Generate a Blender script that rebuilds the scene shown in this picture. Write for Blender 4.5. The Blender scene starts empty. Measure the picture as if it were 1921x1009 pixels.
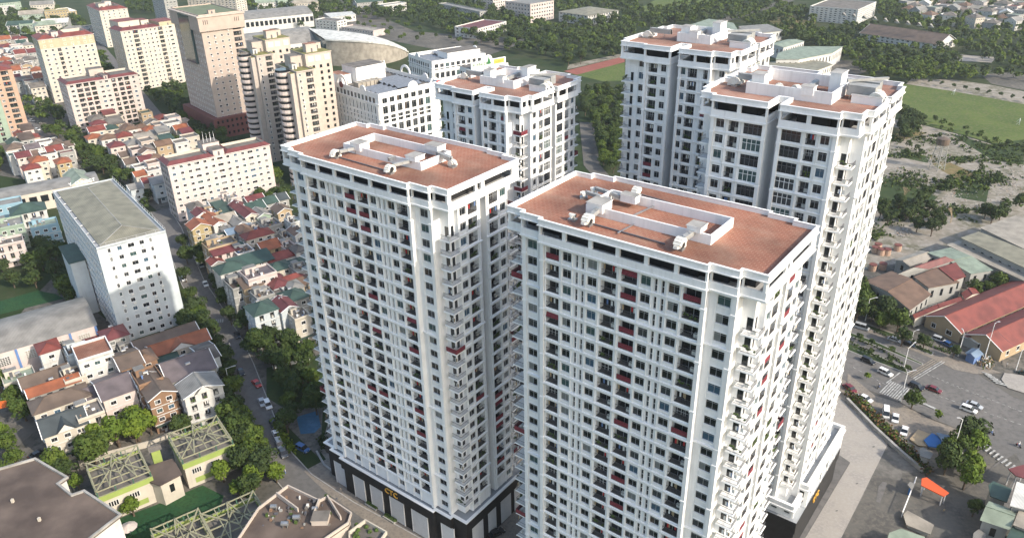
import bpy, math, random
import numpy as np
from mathutils import Matrix, Vector
random.seed(7)
S = bpy.context.scene
# ------------------------------------------------ camera
FPX, PITCH, ROLL, CAMH = 1468.73, 0.4630, -0.0190, 144.689
W0, H0 = 1921.0, 1009.0
cp, sp, cr, sr = math.cos(PITCH), math.sin(PITCH), math.cos(ROLL), math.sin(ROLL)
up0 = Vector((0, sp, cp)); X1 = Vector((1, 0, 0))
right = X1*cr + up0*sr; upv = X1*(-sr) + up0*cr; fwd = Vector((0, cp, -sp))
cam = bpy.data.cameras.new('camera'); camo = bpy.data.objects.new('camera', cam); S.collection.objects.link(camo)
camo.matrix_world = Matrix(((right.x, upv.x, -fwd.x, 0), (right.y, upv.y, -fwd.y, 0), (right.z, upv.z, -fwd.z, CAMH), (0, 0, 0, 1)))
cam.sensor_width = 36; cam.lens = FPX/W0*36; cam.clip_start = 1; cam.clip_end = 6000
S.camera = camo
# ------------------------------------------------ light
PSI = -0.657
SUN_AZ = PSI + math.radians(1.2)          # horizontal direction towards the sun
SUN_EL = math.radians(33)
world = bpy.data.worlds.new('World'); S.world = world; world.use_nodes = True
nt = world.node_tree; nt.nodes.clear()
sky = nt.nodes.new('ShaderNodeTexSky'); sky.sky_type = 'NISHITA'; sky.sun_disc = False
sky.sun_elevation = SUN_EL; sky.sun_rotation = math.pi/2 - SUN_AZ
sky.air_density = 1.3; sky.dust_density = 2.4; sky.ozone_density = 1.2
bg = nt.nodes.new('ShaderNodeBackground'); bg.inputs[1].default_value = 0.15
wo = nt.nodes.new('ShaderNodeOutputWorld'); nt.links.new(sky.outputs[0], bg.inputs[0]); nt.links.new(bg.outputs[0], wo.inputs[0])
sl = bpy.data.lights.new('sun', 'SUN'); sl.energy = 3.0; sl.angle = math.radians(0.6); sl.color = (1.0, 0.90, 0.76)
so = bpy.data.objects.new('sun', sl); S.collection.objects.link(so)
sd = Vector((math.cos(SUN_AZ)*math.cos(SUN_EL), math.sin(SUN_AZ)*math.cos(SUN_EL), math.sin(SUN_EL)))
so.rotation_euler = sd.to_track_quat('Z', 'Y').to_euler()
S.view_settings.view_transform = 'Standard'; S.view_settings.look = 'None'; S.view_settings.exposure = 0.84; S.view_settings.gamma = 1
S.cycles.max_bounces = 5; S.cycles.diffuse_bounces = 3; S.cycles.glossy_bounces = 2; S.cycles.transmission_bounces = 2
S.cycles.volume_bounces = 0
try: S.cycles.use_denoising = True
except Exception: pass

# ------------------------------------------------ helpers
def U(px, py, z=0.0):                    # photo pixel -> point at height z
    X = (px-W0/2)/FPX; Y = -(py-H0/2)/FPX
    d = fwd + right*X + upv*Y
    t = (z-CAMH)/d.z
    return Vector((d.x*t, d.y*t, z))
def xy(px, py, z=0.0):
    p = U(px, py, z); return (p.x, p.y)
COL = S.collection
MAT = {}
def nodes(name):
    m = bpy.data.materials.new(name); m.use_nodes = True; t = m.node_tree
    b = t.nodes['Principled BSDF']; MAT[name] = m
    return m, t, b
def mat(name, col, rough=.85, var=.12, scale=.4, metal=0, spec=None, stain=0, col2=None, bump=0, stripes=None, streak=0):
    """plain material with patchy variation in the base colour; stripes=(scale,strength,axis) for sheet roofing"""
    m, t, b = nodes(name); N = t.nodes; L = t.links
    b.inputs['Roughness'].default_value = rough; b.inputs['Metallic'].default_value = metal
    if spec is not None: b.inputs['Specular IOR Level'].default_value = spec
    tc = N.new('ShaderNodeTexCoord')
    n1 = N.new('ShaderNodeTexNoise'); n1.inputs['Scale'].default_value = scale; n1.inputs['Detail'].default_value = 6
    L.new(tc.outputs['Object'], n1.inputs['Vector'])
    mx = N.new('ShaderNodeMix'); mx.data_type = 'RGBA'
    c = col; d = col2 or tuple(x*(1-var*1.6) for x in col)
    mx.inputs[6].default_value = (*c, 1); mx.inputs[7].default_value = (*d, 1)
    rp = N.new('ShaderNodeMapRange'); rp.inputs[1].default_value = .38; rp.inputs[2].default_value = .66
    L.new(n1.outputs[0], rp.inputs[0]); L.new(rp.outputs[0], mx.inputs[0]); out = mx.outputs[2]
    if streak:                            # rain streaks down walls
        mp = N.new('ShaderNodeMapping'); mp.inputs['Scale'].default_value = (1.3, 1.3, .06); L.new(tc.outputs['Object'], mp.inputs[0])
        n2 = N.new('ShaderNodeTexNoise'); n2.inputs['Scale'].default_value = 1.2; n2.inputs['Detail'].default_value = 4; L.new(mp.outputs[0], n2.inputs['Vector'])
        r2 = N.new('ShaderNodeMapRange'); r2.inputs[1].default_value = .5; r2.inputs[2].default_value = .75; r2.inputs[4].default_value = streak
        L.new(n2.outputs[0], r2.inputs[0])
        m2 = N.new('ShaderNodeMix'); m2.data_type = 'RGBA'; m2.inputs[7].default_value = (.22, .2, .17, 1)
        L.new(r2.outputs[0], m2.inputs[0]); L.new(out, m2.inputs[6]); out = m2.outputs[2]
    if stripes:
        wv = N.new('ShaderNodeTexWave'); wv.bands_direction = stripes[2]; wv.inputs['Scale'].default_value = stripes[0]
        L.new(tc.outputs['Object'], wv.inputs['Vector'])
        m3 = N.new('ShaderNodeMix'); m3.data_type = 'RGBA'; m3.blend_type = 'MULTIPLY'; m3.inputs[0].default_value = stripes[1]
        L.new(out, m3.inputs[6]); L.new(wv.outputs[0], m3.inputs[7]); out = m3.outputs[2]
    L.new(out, b.inputs['Base Color'])
    if bump:
        bp = N.new('ShaderNodeBump'); bp.inputs['Strength'].default_value = bump; bp.inputs['Distance'].default_value = .3
        n3 = N.new('ShaderNodeTexNoise'); n3.inputs['Scale'].default_value = scale*6; L.new(tc.outputs['Object'], n3.inputs['Vector'])
        L.new(n3.outputs[0], bp.inputs['Height']); L.new(bp.outputs[0], b.inputs['Normal'])
    return m
def glass(name, col, rough=.12):
    m, t, b = nodes(name); b.inputs['Base Color'].default_value = (*col, 1); b.inputs['Roughness'].default_value = rough
    b.inputs['Specular IOR Level'].default_value = .6
    return m
class MB:
    """collects quads and polygons, built as ONE mesh"""
    def __init__(s): s.v = []; s.f = []; s.m = []
    def poly(s, pts, mt):
        i = len(s.v); s.v.extend(tuple(p) for p in pts); s.f.append(tuple(range(i, i+len(pts)))); s.m.append(mt)
    def box(s, x0, x1, y0, y1, z0, z1, mt, top=None):
        i = len(s.v)
        s.v += [(x0,y0,z0),(x1,y0,z0),(x1,y1,z0),(x0,y1,z0),(x0,y0,z1),(x1,y0,z1),(x1,y1,z1),(x0,y1,z1)]
        for k, q in enumerate(((0,3,2,1),(4,5,6,7),(0,1,5,4),(1,2,6,5),(2,3,7,6),(3,0,4,7))):
            s.f.append(tuple(i+j for j in q)); s.m.append(top if (k == 1 and top) else mt)
    def bar(s, a, b, w, h, mt, up=(0,0,1)):          # box from a to b of section w x h
        a = Vector(a); b = Vector(b); d = (b-a)
        if d.length < 1e-6: return
        d.normalize(); u = Vector(up)
        if abs(d.dot(u)) > .95: u = Vector((1,0,0))
        r = d.cross(u).normalized(); u = r.cross(d)
        i = len(s.v)
        for p in (a, b):
            for (x, y) in ((-1,-1),(1,-1),(1,1),(-1,1)): s.v.append(tuple(p + r*(x*w/2) + u*(y*h/2)))
        for q in ((0,1,2,3),(4,7,6,5),(0,4,5,1),(1,5,6,2),(2,6,7,3),(3,7,4,0)):
            s.f.append(tuple(i+j for j in q)); s.m.append(mt)
    def cyl(s, p, r, h, mt, n=10, r2=None, axis='z', cap=None):
        r2 = r if r2 is None else r2; i = len(s.v); p = Vector(p)
        for k in range(n):
            a = 2*math.pi*k/n
            for (rr, hh) in ((r, 0), (r2, h)):
                q = (rr*math.cos(a), rr*math.sin(a), hh)
                if axis == 'x': q = (q[2], q[0], q[1])
                if axis == 'y': q = (q[0], q[2], q[1])
                s.v.append(tuple(p+Vector(q)))
        for k in range(n):
            j = (k+1) % n; s.f.append((i+2*k, i+2*j, i+2*j+1, i+2*k+1)); s.m.append(mt)
        s.f.append(tuple(i+2*k for k in range(n))[::-1]); s.m.append(mt)
        s.f.append(tuple(i+2*k+1 for k in range(n))); s.m.append(cap or mt)
    def dome(s, p, r, mt, n=10, rings=4, sz=1.0, full=False):
        i = len(s.v); p = Vector(p); lo = -math.pi/2 if full else 0
        for j in range(rings+1):
            a = lo + (math.pi/2-lo)*j/rings
            for k in range(n):
                b = 2*math.pi*k/n; s.v.append(tuple(p+Vector((r*math.cos(a)*math.cos(b), r*math.cos(a)*math.sin(b), r*math.sin(a)*sz))))
        for j in range(rings):
            for k in range(n):
                l = (k+1) % n; s.f.append((i+j*n+k, i+j*n+l, i+(j+1)*n+l, i+(j+1)*n+k)); s.m.append(mt)
    def add(s, o, M=None):
        i = len(s.v)
        if M is None: s.v.extend(o.v)
        else: s.v.extend(tuple(M @ Vector(v)) for v in o.v)
        s.f.extend(tuple(i+k for k in f) for f in o.f); s.m.extend(o.m)
    def mesh(s, name, smooth=False):
        me = bpy.data.meshes.new(name); me.from_pydata(s.v, [], s.f)
        names = []
        for x in s.m:
            if x not in names: names.append(x)
        for x in names: me.materials.append(MAT[x])
        ix = {x: k for k, x in enumerate(names)}
        me.polygons.foreach_set('material_index', [ix[x] for x in s.m])
        if smooth: me.polygons.foreach_set('use_smooth', [True]*len(me.polygons))
        me.update(); return me
    def obj(s, name, parent=None, smooth=False, loc=None, rz=0, **kw):
        return put(name, s.mesh(name, smooth), parent, loc, rz, **kw)
def put(name, data, parent=None, loc=None, rz=0, label=None, cat=None, group=None, kind=None):
    o = bpy.data.objects.new(name, data); COL.objects.link(o)
    if parent is not None: o.parent = parent
    if loc is not None: o.location = loc
    if rz: o.rotation_euler = (0, 0, rz)
    tag(o, label, cat, group, kind); return o
def tag(o, label=None, cat=None, group=None, kind=None):
    if label: o['label'] = label
    if cat: o['category'] = cat
    if group: o['group'] = group
    if kind: o['kind'] = kind
def thing(name, label, cat, loc=(0,0,0), rz=0, group=None):
    return put(name, None, None, loc, rz, label, cat, group)
KIDS = {}
def copy_tree(root, loc, rz, label, group=None, scale=None):
    if root not in KIDS: KIDS[root] = [(c, list(c.children)) for c in root.children]
    r = root.copy(); COL.objects.link(r); r.location = loc; r.rotation_euler = (0, 0, rz); r['label'] = label
    if group: r['group'] = group
    if scale: r.scale = scale
    for c, gs in KIDS[root]:
        d = c.copy(); COL.objects.link(d); d.parent = r
        for g in gs:
            e = g.copy(); COL.objects.link(e); e.parent = d
    return r
def offset(poly, t):                     # inward offset of a polygon (positive t = inward), any winding
    n = len(poly); A = sum(poly[i][0]*poly[(i+1)%n][1]-poly[(i+1)%n][0]*poly[i][1] for i in range(n))
    sg = 1 if A > 0 else -1; out = []
    for i in range(n):
        p, q, r = Vector(poly[i-1]), Vector(poly[i]), Vector(poly[(i+1)%n])
        d1 = (q-p).normalized(); d2 = (r-q).normalized()
        n1 = Vector((-d1.y, d1.x))*sg; n2 = Vector((-d2.y, d2.x))*sg
        b = n1+n2; k = t/max(.2, (1+n1.dot(n2)))
        out.append((q.x+b.x*k, q.y+b.y*k))
    return out
def ring(mb, poly, t, z0, z1, mt, top=None):       # wall strip following a polygon, thickness t inward
    a = poly; b = offset(poly, t); n = len(a)
    for i in range(n):
        j = (i+1) % n
        P = lambda q, z: (q[0], q[1], z)
        mb.poly([P(a[i],z0),P(a[j],z0),P(a[j],z1),P(a[i],z1)], mt)
        mb.poly([P(b[j],z0),P(b[i],z0),P(b[i],z1),P(b[j],z1)], mt)
        mb.poly([P(a[i],z1),P(a[j],z1),P(b[j],z1),P(b[i],z1)], top or mt)
        mb.poly([P(a[j],z0),P(a[i],z0),P(b[i],z0),P(b[j],z0)], mt)
def cap(mb, poly, z, mt): mb.poly([(p[0], p[1], z) for p in poly], mt)
def prism(mb, poly, z0, z1, mt, top=None):
    n = len(poly)
    for i in range(n):
        a, b = poly[i], poly[(i+1)%n]; mb.poly([(a[0],a[1],z0),(b[0],b[1],z0),(b[0],b[1],z1),(a[0],a[1],z1)], mt)
    cap(mb, poly, z1, top or mt); mb.poly([(p[0],p[1],z0) for p in poly][::-1], mt)
def wall(mb, a, b, z0, z1, ops, mt, n, rev=None, flr=None):
    """wall from a to b (x,y) with recessed openings ops=[(s0,s1,[(za,zb)..],depth,back)], n = outward normal"""
    a = Vector(a); b = Vector(b); L = (b-a).length; d = (b-a)/L; n = Vector(n)
    P = lambda s, z, dp=0: (a.x+d.x*s-n.x*dp, a.y+d.y*s-n.y*dp, z)
    Q = lambda s0, s1, za, zb: mb.poly([P(s0,za),P(s1,za),P(s1,zb),P(s0,zb)], mt) if (s1-s0 > 1e-3 and zb-za > 1e-3) else None
    s = 0; rv = rev or mt
    for (s0, s1, zs, dp, back) in sorted(ops, key=lambda o: o[0]):
        Q(s, s0, z0, z1); z = z0
        for (za, zb) in sorted(zs):
            Q(s0, s1, z, za); z = zb
            mb.poly([P(s0,za),P(s0,za,dp),P(s0,zb,dp),P(s0,zb)], rv); mb.poly([P(s1,za,dp),P(s1,za),P(s1,zb),P(s1,zb,dp)], rv)
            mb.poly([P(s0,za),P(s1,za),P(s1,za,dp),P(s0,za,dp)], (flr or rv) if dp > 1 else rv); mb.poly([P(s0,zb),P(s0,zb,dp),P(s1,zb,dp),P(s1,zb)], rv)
            if back: mb.poly([P(s0,za,dp),P(s1,za,dp),P(s1,zb,dp),P(s0,zb,dp)], back)
        Q(s0, s1, z, z1); s = s1
    Q(s, L, z0, z1)

# ------------------------------------------------ materials
def lin(r, g, b): return tuple(((c/255)/12.92 if c/255 <= .04045 else ((c/255+.055)/1.055)**2.4) for c in (r, g, b))
mat('white_wall', (.84,.84,.835), .8, .06, .25, streak=.16)
mat('white_trim', (.84,.84,.83), .75, .03, .5)
mat('grey_wall', (.42,.42,.42), .85, .1, .3)
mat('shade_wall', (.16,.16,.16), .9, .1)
mat('soffit', (.55,.54,.52), .9, .05)
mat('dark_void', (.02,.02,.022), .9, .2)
mat('dark_stone', (.018,.018,.02), .7, .3, .6)
mat('grey_deck', (.32,.34,.36), .8, .12, .2)
mat('white_curtain', (.78,.79,.8), .7, .04, 1, stripes=(2.2,.35,'X'))
glass('glass_dark', (.014,.017,.02)); glass('glass_mid', (.045,.05,.055), .2); glass('glass_curtain', (.17,.18,.175), .4)
glass('glass_blue', (.05,.10,.15), .15); glass('glass_brown', (.06,.045,.035), .2); glass('glass_teal', (.05,.09,.09), .1)
mat('rail', (.10,.10,.11), .5, 0); mat('rail_light', (.45,.45,.46), .5, 0)
mat('red_cloth', (.34,.05,.075), .8, .3, 3, stripes=(1.7,.75,'DIAGONAL')); mat('red_plain', (.5,.03,.03), .7, .1)
mat('cloth_blue', (.12,.2,.4), .9, .1); mat('cloth_white', (.7,.7,.68), .9, .05); mat('cloth_tan', (.4,.3,.18), .9, .1)
mat('plant', (.07,.12,.02), .9, .5, 3)
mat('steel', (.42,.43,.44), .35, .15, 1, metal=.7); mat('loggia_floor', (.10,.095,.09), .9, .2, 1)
mat('duct', (.33,.335,.33), .5, .15, .8); mat('concrete', (.36,.35,.33), .9, .25, .3, streak=.25)
mat('fan_white', (.72,.71,.66), .6, .1, 2)
def tile_mat(name, c1, c2, c3, bs=.45):
    m, t, b = nodes(name); N = t.nodes; L = t.links; b.inputs['Roughness'].default_value = .85
    tc = N.new('ShaderNodeTexCoord')
    br = N.new('ShaderNodeTexBrick'); br.inputs['Scale'].default_value = 1; br.offset = .5
    br.inputs['Color1'].default_value = (*c1,1); br.inputs['Color2'].default_value = (*c2,1); br.inputs['Mortar'].default_value = (*c3,1)
    br.inputs['Mortar Size'].default_value = .03; br.inputs['Brick Width'].default_value = bs*1.6; br.inputs['Row Height'].default_value = bs
    L.new(tc.outputs['Object'], br.inputs['Vector'])
    n1 = N.new('ShaderNodeTexNoise'); n1.inputs['Scale'].default_value = .16; n1.inputs['Detail'].default_value = 10; n1.inputs['Roughness'].default_value = .7; L.new(tc.outputs['Object'], n1.inputs['Vector'])
    r = N.new('ShaderNodeMapRange'); r.inputs[1].default_value = .46; r.inputs[2].default_value = .72; r.inputs[4].default_value = .75; L.new(n1.outputs[0], r.inputs[0])
    mx = N.new('ShaderNodeMix'); mx.data_type = 'RGBA'; L.new(r.outputs[0], mx.inputs[0]); L.new(br.outputs[0], mx.inputs[6]); mx.inputs[7].default_value = (*c3,1)
    n2 = N.new('ShaderNodeTexNoise'); n2.inputs['Scale'].default_value = .09; n2.inputs['Detail'].default_value = 5; L.new(tc.outputs['Object'], n2.inputs['Vector'])
    r2 = N.new('ShaderNodeMapRange'); r2.inputs[1].default_value = .35; r2.inputs[2].default_value = .65; r2.inputs[3].default_value = .68; r2.inputs[4].default_value = 1.2; L.new(n2.outputs[0], r2.inputs[0])
    m2 = N.new('ShaderNodeMix'); m2.data_type = 'RGBA'; m2.blend_type = 'MULTIPLY'; m2.inputs[0].default_value = 1
    L.new(mx.outputs[2], m2.inputs[6]); cmb = N.new('ShaderNodeCombineColor')
    for k in range(3): L.new(r2.outputs[0], cmb.inputs[k])
    L.new(cmb.outputs[0], m2.inputs[7]); L.new(m2.outputs[2], b.inputs['Base Color'])
tile_mat('roof_tile', (.27,.105,.064), (.225,.085,.052), (.35,.23,.165), .6)
tile_mat('roof_tile_pale', (.28,.12,.08), (.23,.095,.06), (.34,.25,.20))
# ------------------------------------------------ window and loggia models (x along wall, y inward, z up, origin bottom centre)
GL = ['glass_dark']*6 + ['glass_mid']*3 + ['glass_curtain']*2 + ['glass_blue','glass_brown','glass_teal']
WCACHE = {}; RAILS = {}
def win_mb(w, h, v, style='std'):
    k = (round(w,1), round(h,1), v, style)
    if k in WCACHE: return WCACHE[k]
    rnd = random.Random(hash((k[0], k[1], v)) & 0xffff); m = MB(); x = w/2
    if style in ('std', 'plain'):
        if style == 'plain' and v % 5 == 2: m.box(-.1,.7,-.42,-.11,-.85,-.3,'fan_white')
        t = .22 if style == 'std' else .1
        g1, g2 = GL[v % len(GL)], GL[(v*5+1) % len(GL)]
        y = .22
        m.poly([(-x,y,0),(0,y,0),(0,y,h),(-x,y,h)], g1); m.poly([(0,y,0),(x,y,0),(x,y,h),(0,y,h)], g1 if v % 3 else g2)
        m.box(-.022,.022,y-.05,y-.004,0,h,'rail_light')
        if h > 1.2: m.box(-x,x,y-.045,y-.008,h*.74,h*.74+.03,'rail_light')
        m.box(-x-t,-x,-.09,.0-.002,-t,h+t,'white_trim'); m.box(x,x+t,-.09,-.002,-t,h+t,'white_trim')
        m.box(-x,x,-.09,-.002,h,h+t,'white_trim'); m.box(-x,x,-.13,-.002,-t,0,'white_trim')
    elif style == 'grid':                 # wide glazed bay
        y = .15; m.poly([(-x,y,0),(x,y,0),(x,y,h),(-x,y,h)], ('glass_teal','glass_dark','glass_mid','glass_dark')[v % 4])
        for i in range(5): xx = -x+(w)*i/4; m.box(max(-x,xx-.05),min(x,xx+.05),y-.08,y-.01,0,h,'rail' if v % 2 else 'white_trim')
        m.box(-x,x,y-.075,y-.015,h*.62,h*.62+.08,'rail' if v % 2 else 'white_trim')
    WCACHE[k] = m; return m
def loggia_mb(w, h, v, dp=1.25):
    k = ('lg', round(w,1), round(h,1), v)
    if k in WCACHE: return WCACHE[k]
    rnd = random.Random(v*31+int(w*10)); m = MB(); x = w/2; y = dp-.02
    dx = x*(.45+.5*rnd.random())
    g = ('glass_dark','dark_void','glass_mid','dark_void')[v % 4]
    m.poly([(-x,y,0),(dx,y,0),(dx,y,h*.86),(-x,y,h*.86)], g)                    # sliding door
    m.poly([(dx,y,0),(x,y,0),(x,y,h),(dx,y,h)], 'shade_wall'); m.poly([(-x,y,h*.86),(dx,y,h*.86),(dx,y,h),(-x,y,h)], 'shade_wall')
    m.box(-.03,.03,y-.06,y-.005,0,h*.86,'rail_light')
    rl = MB(); RAILS[id(m)] = rl; rl.box(-x,x,.06,.12,1.0,1.07,'rail'); rl.box(-x,x,.07,.11,.08,.13,'rail')
    nb = max(6, int(w/.28))
    for i in range(nb+1): xx = -x+.03+(w-.06)*i/nb; rl.box(xx-.014,xx+.014,.08,.10,.13,1.0,'rail')
    if v in (3, 7, 10): m.box(-x+.02,x-.02,-.03,.04,.15,1.1,'red_cloth')
    if v == 9: m.poly([(-x+.02,-.05,h*.55),(x-.02,-.05,h*.55),(x-.02,.3,h-.03),(-x+.02,.3,h-.03)], 'red_cloth')
    if v in (1, 5):
        for i in range(3): a = -x+.2+(w-.5)*rnd.random(); m.box(a,a+.3,.3+.1*i,.34+.1*i,h*.45,h*.85,rnd.choice(['cloth_white','cloth_blue','cloth_tan','cloth_white','cloth_white','red_plain']))
    if v in (2, 8):
        for i in range(9): a = -x+.1+(w-.5)*rnd.random(); z = rnd.random()*.9+.2; m.dome((a+.15,.12,z), .22, 'plant', 5, 2, 1, True)
    if v in (0, 4, 6): m.box(x-.9,x-.25,.5,.95,0,.75,'fan_white')
    if v == 11:
        for i in range(4): xx = -x+w*i/4; m.box(xx,xx+.06,.02,.05,1.07,h,'rail_light')
        m.box(-x,x,.02,.05,h*.7,h*.7+.05,'rail_light')
    WCACHE[k] = m; return m
def slot_mb(w, h, v):
    k = ('sl', round(w,1), round(h,1), v % 2)
    if k in WCACHE: return WCACHE[k]
    m = MB(); x = w/2
    m.poly([(-x,.4,0),(x,.4,0),(x,.4,h),(-x,.4,h)], 'glass_mid' if v % 2 else 'glass_dark'); m.box(-x,x,.3,.36,h*.45,h*.45+.07,'white_trim')
    m.box(-x-.1,-x,-.07,-.002,-.1,h+.1,'white_trim'); m.box(x,x+.1,-.07,-.002,-.1,h+.1,'white_trim')
    WCACHE[k] = m; return m
def balc_mb(v, sx=1, w=2.75, wr=1.45):
    """corner balcony, origin at outer corner of slab, +x to the left(-u), +y back; walls stand at wr"""
    k = ('bc', v, round(w,1))
    if k in WCACHE: return WCACHE[k]
    rnd = random.Random(v); m = MB()
    # slab pieces round the wall corner (wall occupies x>wr,y>wr)
    m.box(-w,0,0,wr,-.28,0,'white_trim'); m.box(-wr,0,wr+.001,w,-.28,0,'white_trim')
    m.box(-w-.06,.08,-.08,-.001,-.3,-.12,'white_trim')
    rc = 'red_cloth' if v in (3,) else None; rl = MB(); RAILS[id(m)] = rl
    for (a, b) in (((-w+.05,.08),(-.08,.08)), ((-.08,.08),(-.08,w-.05))):
        rl.bar((a[0],a[1],1.0),(b[0],b[1],1.0),.06,.06,'rail'); rl.bar((a[0],a[1],.12),(b[0],b[1],.12),.04,.04,'rail')
        n = 12
        for i in range(n+1):
            f = i/n; rl.bar((a[0]+(b[0]-a[0])*f,a[1]+(b[1]-a[1])*f,.12),(a[0]+(b[0]-a[0])*f,a[1]+(b[1]-a[1])*f,1.0),.028,.028,'rail')
    if rc: m.box(-w,0,-.06,-.01,.05,1.15,rc); m.box(.01,.05,0,w,.05,1.15,rc)
    m.box(-w+.2,-w+1.15,wr-.03,wr-.004,.05,2.25,'glass_dark'); m.box(-wr-.9,-wr-.15,wr-.03,wr-.004,0,2.3,'glass_dark') if w > 3.4 else None
    m.box(-wr+.004,-wr+.03,wr+.5,wr+1.3,.05,2.25,'glass_dark')
    if v in (1, 4):
        for i in range(4): a = rnd.random()*1.6; m.box(-.5-a,-.2-a,.35,.39,1.2,2.0,rnd.choice(['cloth_white','cloth_blue','cloth_tan','cloth_white']))
    if v == 2:
        for i in range(8): m.dome((-.3-rnd.random()*2,.3,.5+rnd.random()*.6),.25,'plant',5,2,1,True)
    if v in (0, 3, 5): m.box(-1.3,-.7,.6,1.0,0,.8,'fan_white')
    WCACHE[k] = m; return m
def place_parts(parent, name, items, many_name, limit=100, eye=Vector((0,0,CAMH)), facing=True):
    """items: (MB, local position, rotation, world normal or None, label). nearest seen ones become parts, the rest ONE part"""
    P = parent.location; R = parent.rotation_euler.z; cz, sz = math.cos(R), math.sin(R)
    sc = []
    for it in items:
        p = it[1]; wp = Vector((P.x+p[0]*cz-p[1]*sz, P.y+p[0]*sz+p[1]*cz, P.z+p[2])); n = it[3]; seen = True
        if n is not None:
            wn = Vector((n[0]*cz-n[1]*sz, n[0]*sz+n[1]*cz, 0)); seen = wn.dot(eye-wp) > 0
        c = wp-eye; dep = c.dot(fwd); infr = dep > 0 and abs(c.dot(right)/dep) < .70 and abs(c.dot(upv)/dep) < .37
        sc.append(((0 if (seen and infr) else 1), c.length))
    order = sorted(range(len(items)), key=lambda i: sc[i])
    if len(items) <= limit: keep = order
    else: keep = [i for i in order[:limit] if sc[i][0] == 0]
    ks = set(keep); meshes = {}
    for i in keep:
        mb, p, rz = items[i][:3]
        if id(mb) not in meshes: meshes[id(mb)] = mb.mesh(name); meshes[-id(mb)] = RAILS[id(mb)].mesh('railing') if id(mb) in RAILS else None
        o = put(name, meshes[id(mb)], parent, p, rz)
        if meshes[-id(mb)]: put('railing', meshes[-id(mb)], o)
        if len(items[i]) > 4 and items[i][4]: o['label'] = items[i][4]
    rest = MB()
    for i in order:
        if i in ks: continue
        mb, p, rz = items[i][:3]; Mx = Matrix.Translation(p) @ Matrix.Rotation(rz, 4, 'Z'); rest.add(mb, Mx)
        if id(mb) in RAILS: rest.add(RAILS[id(mb)], Mx)
    if rest.v: rest.obj(many_name, parent, kind='stuff')

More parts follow.
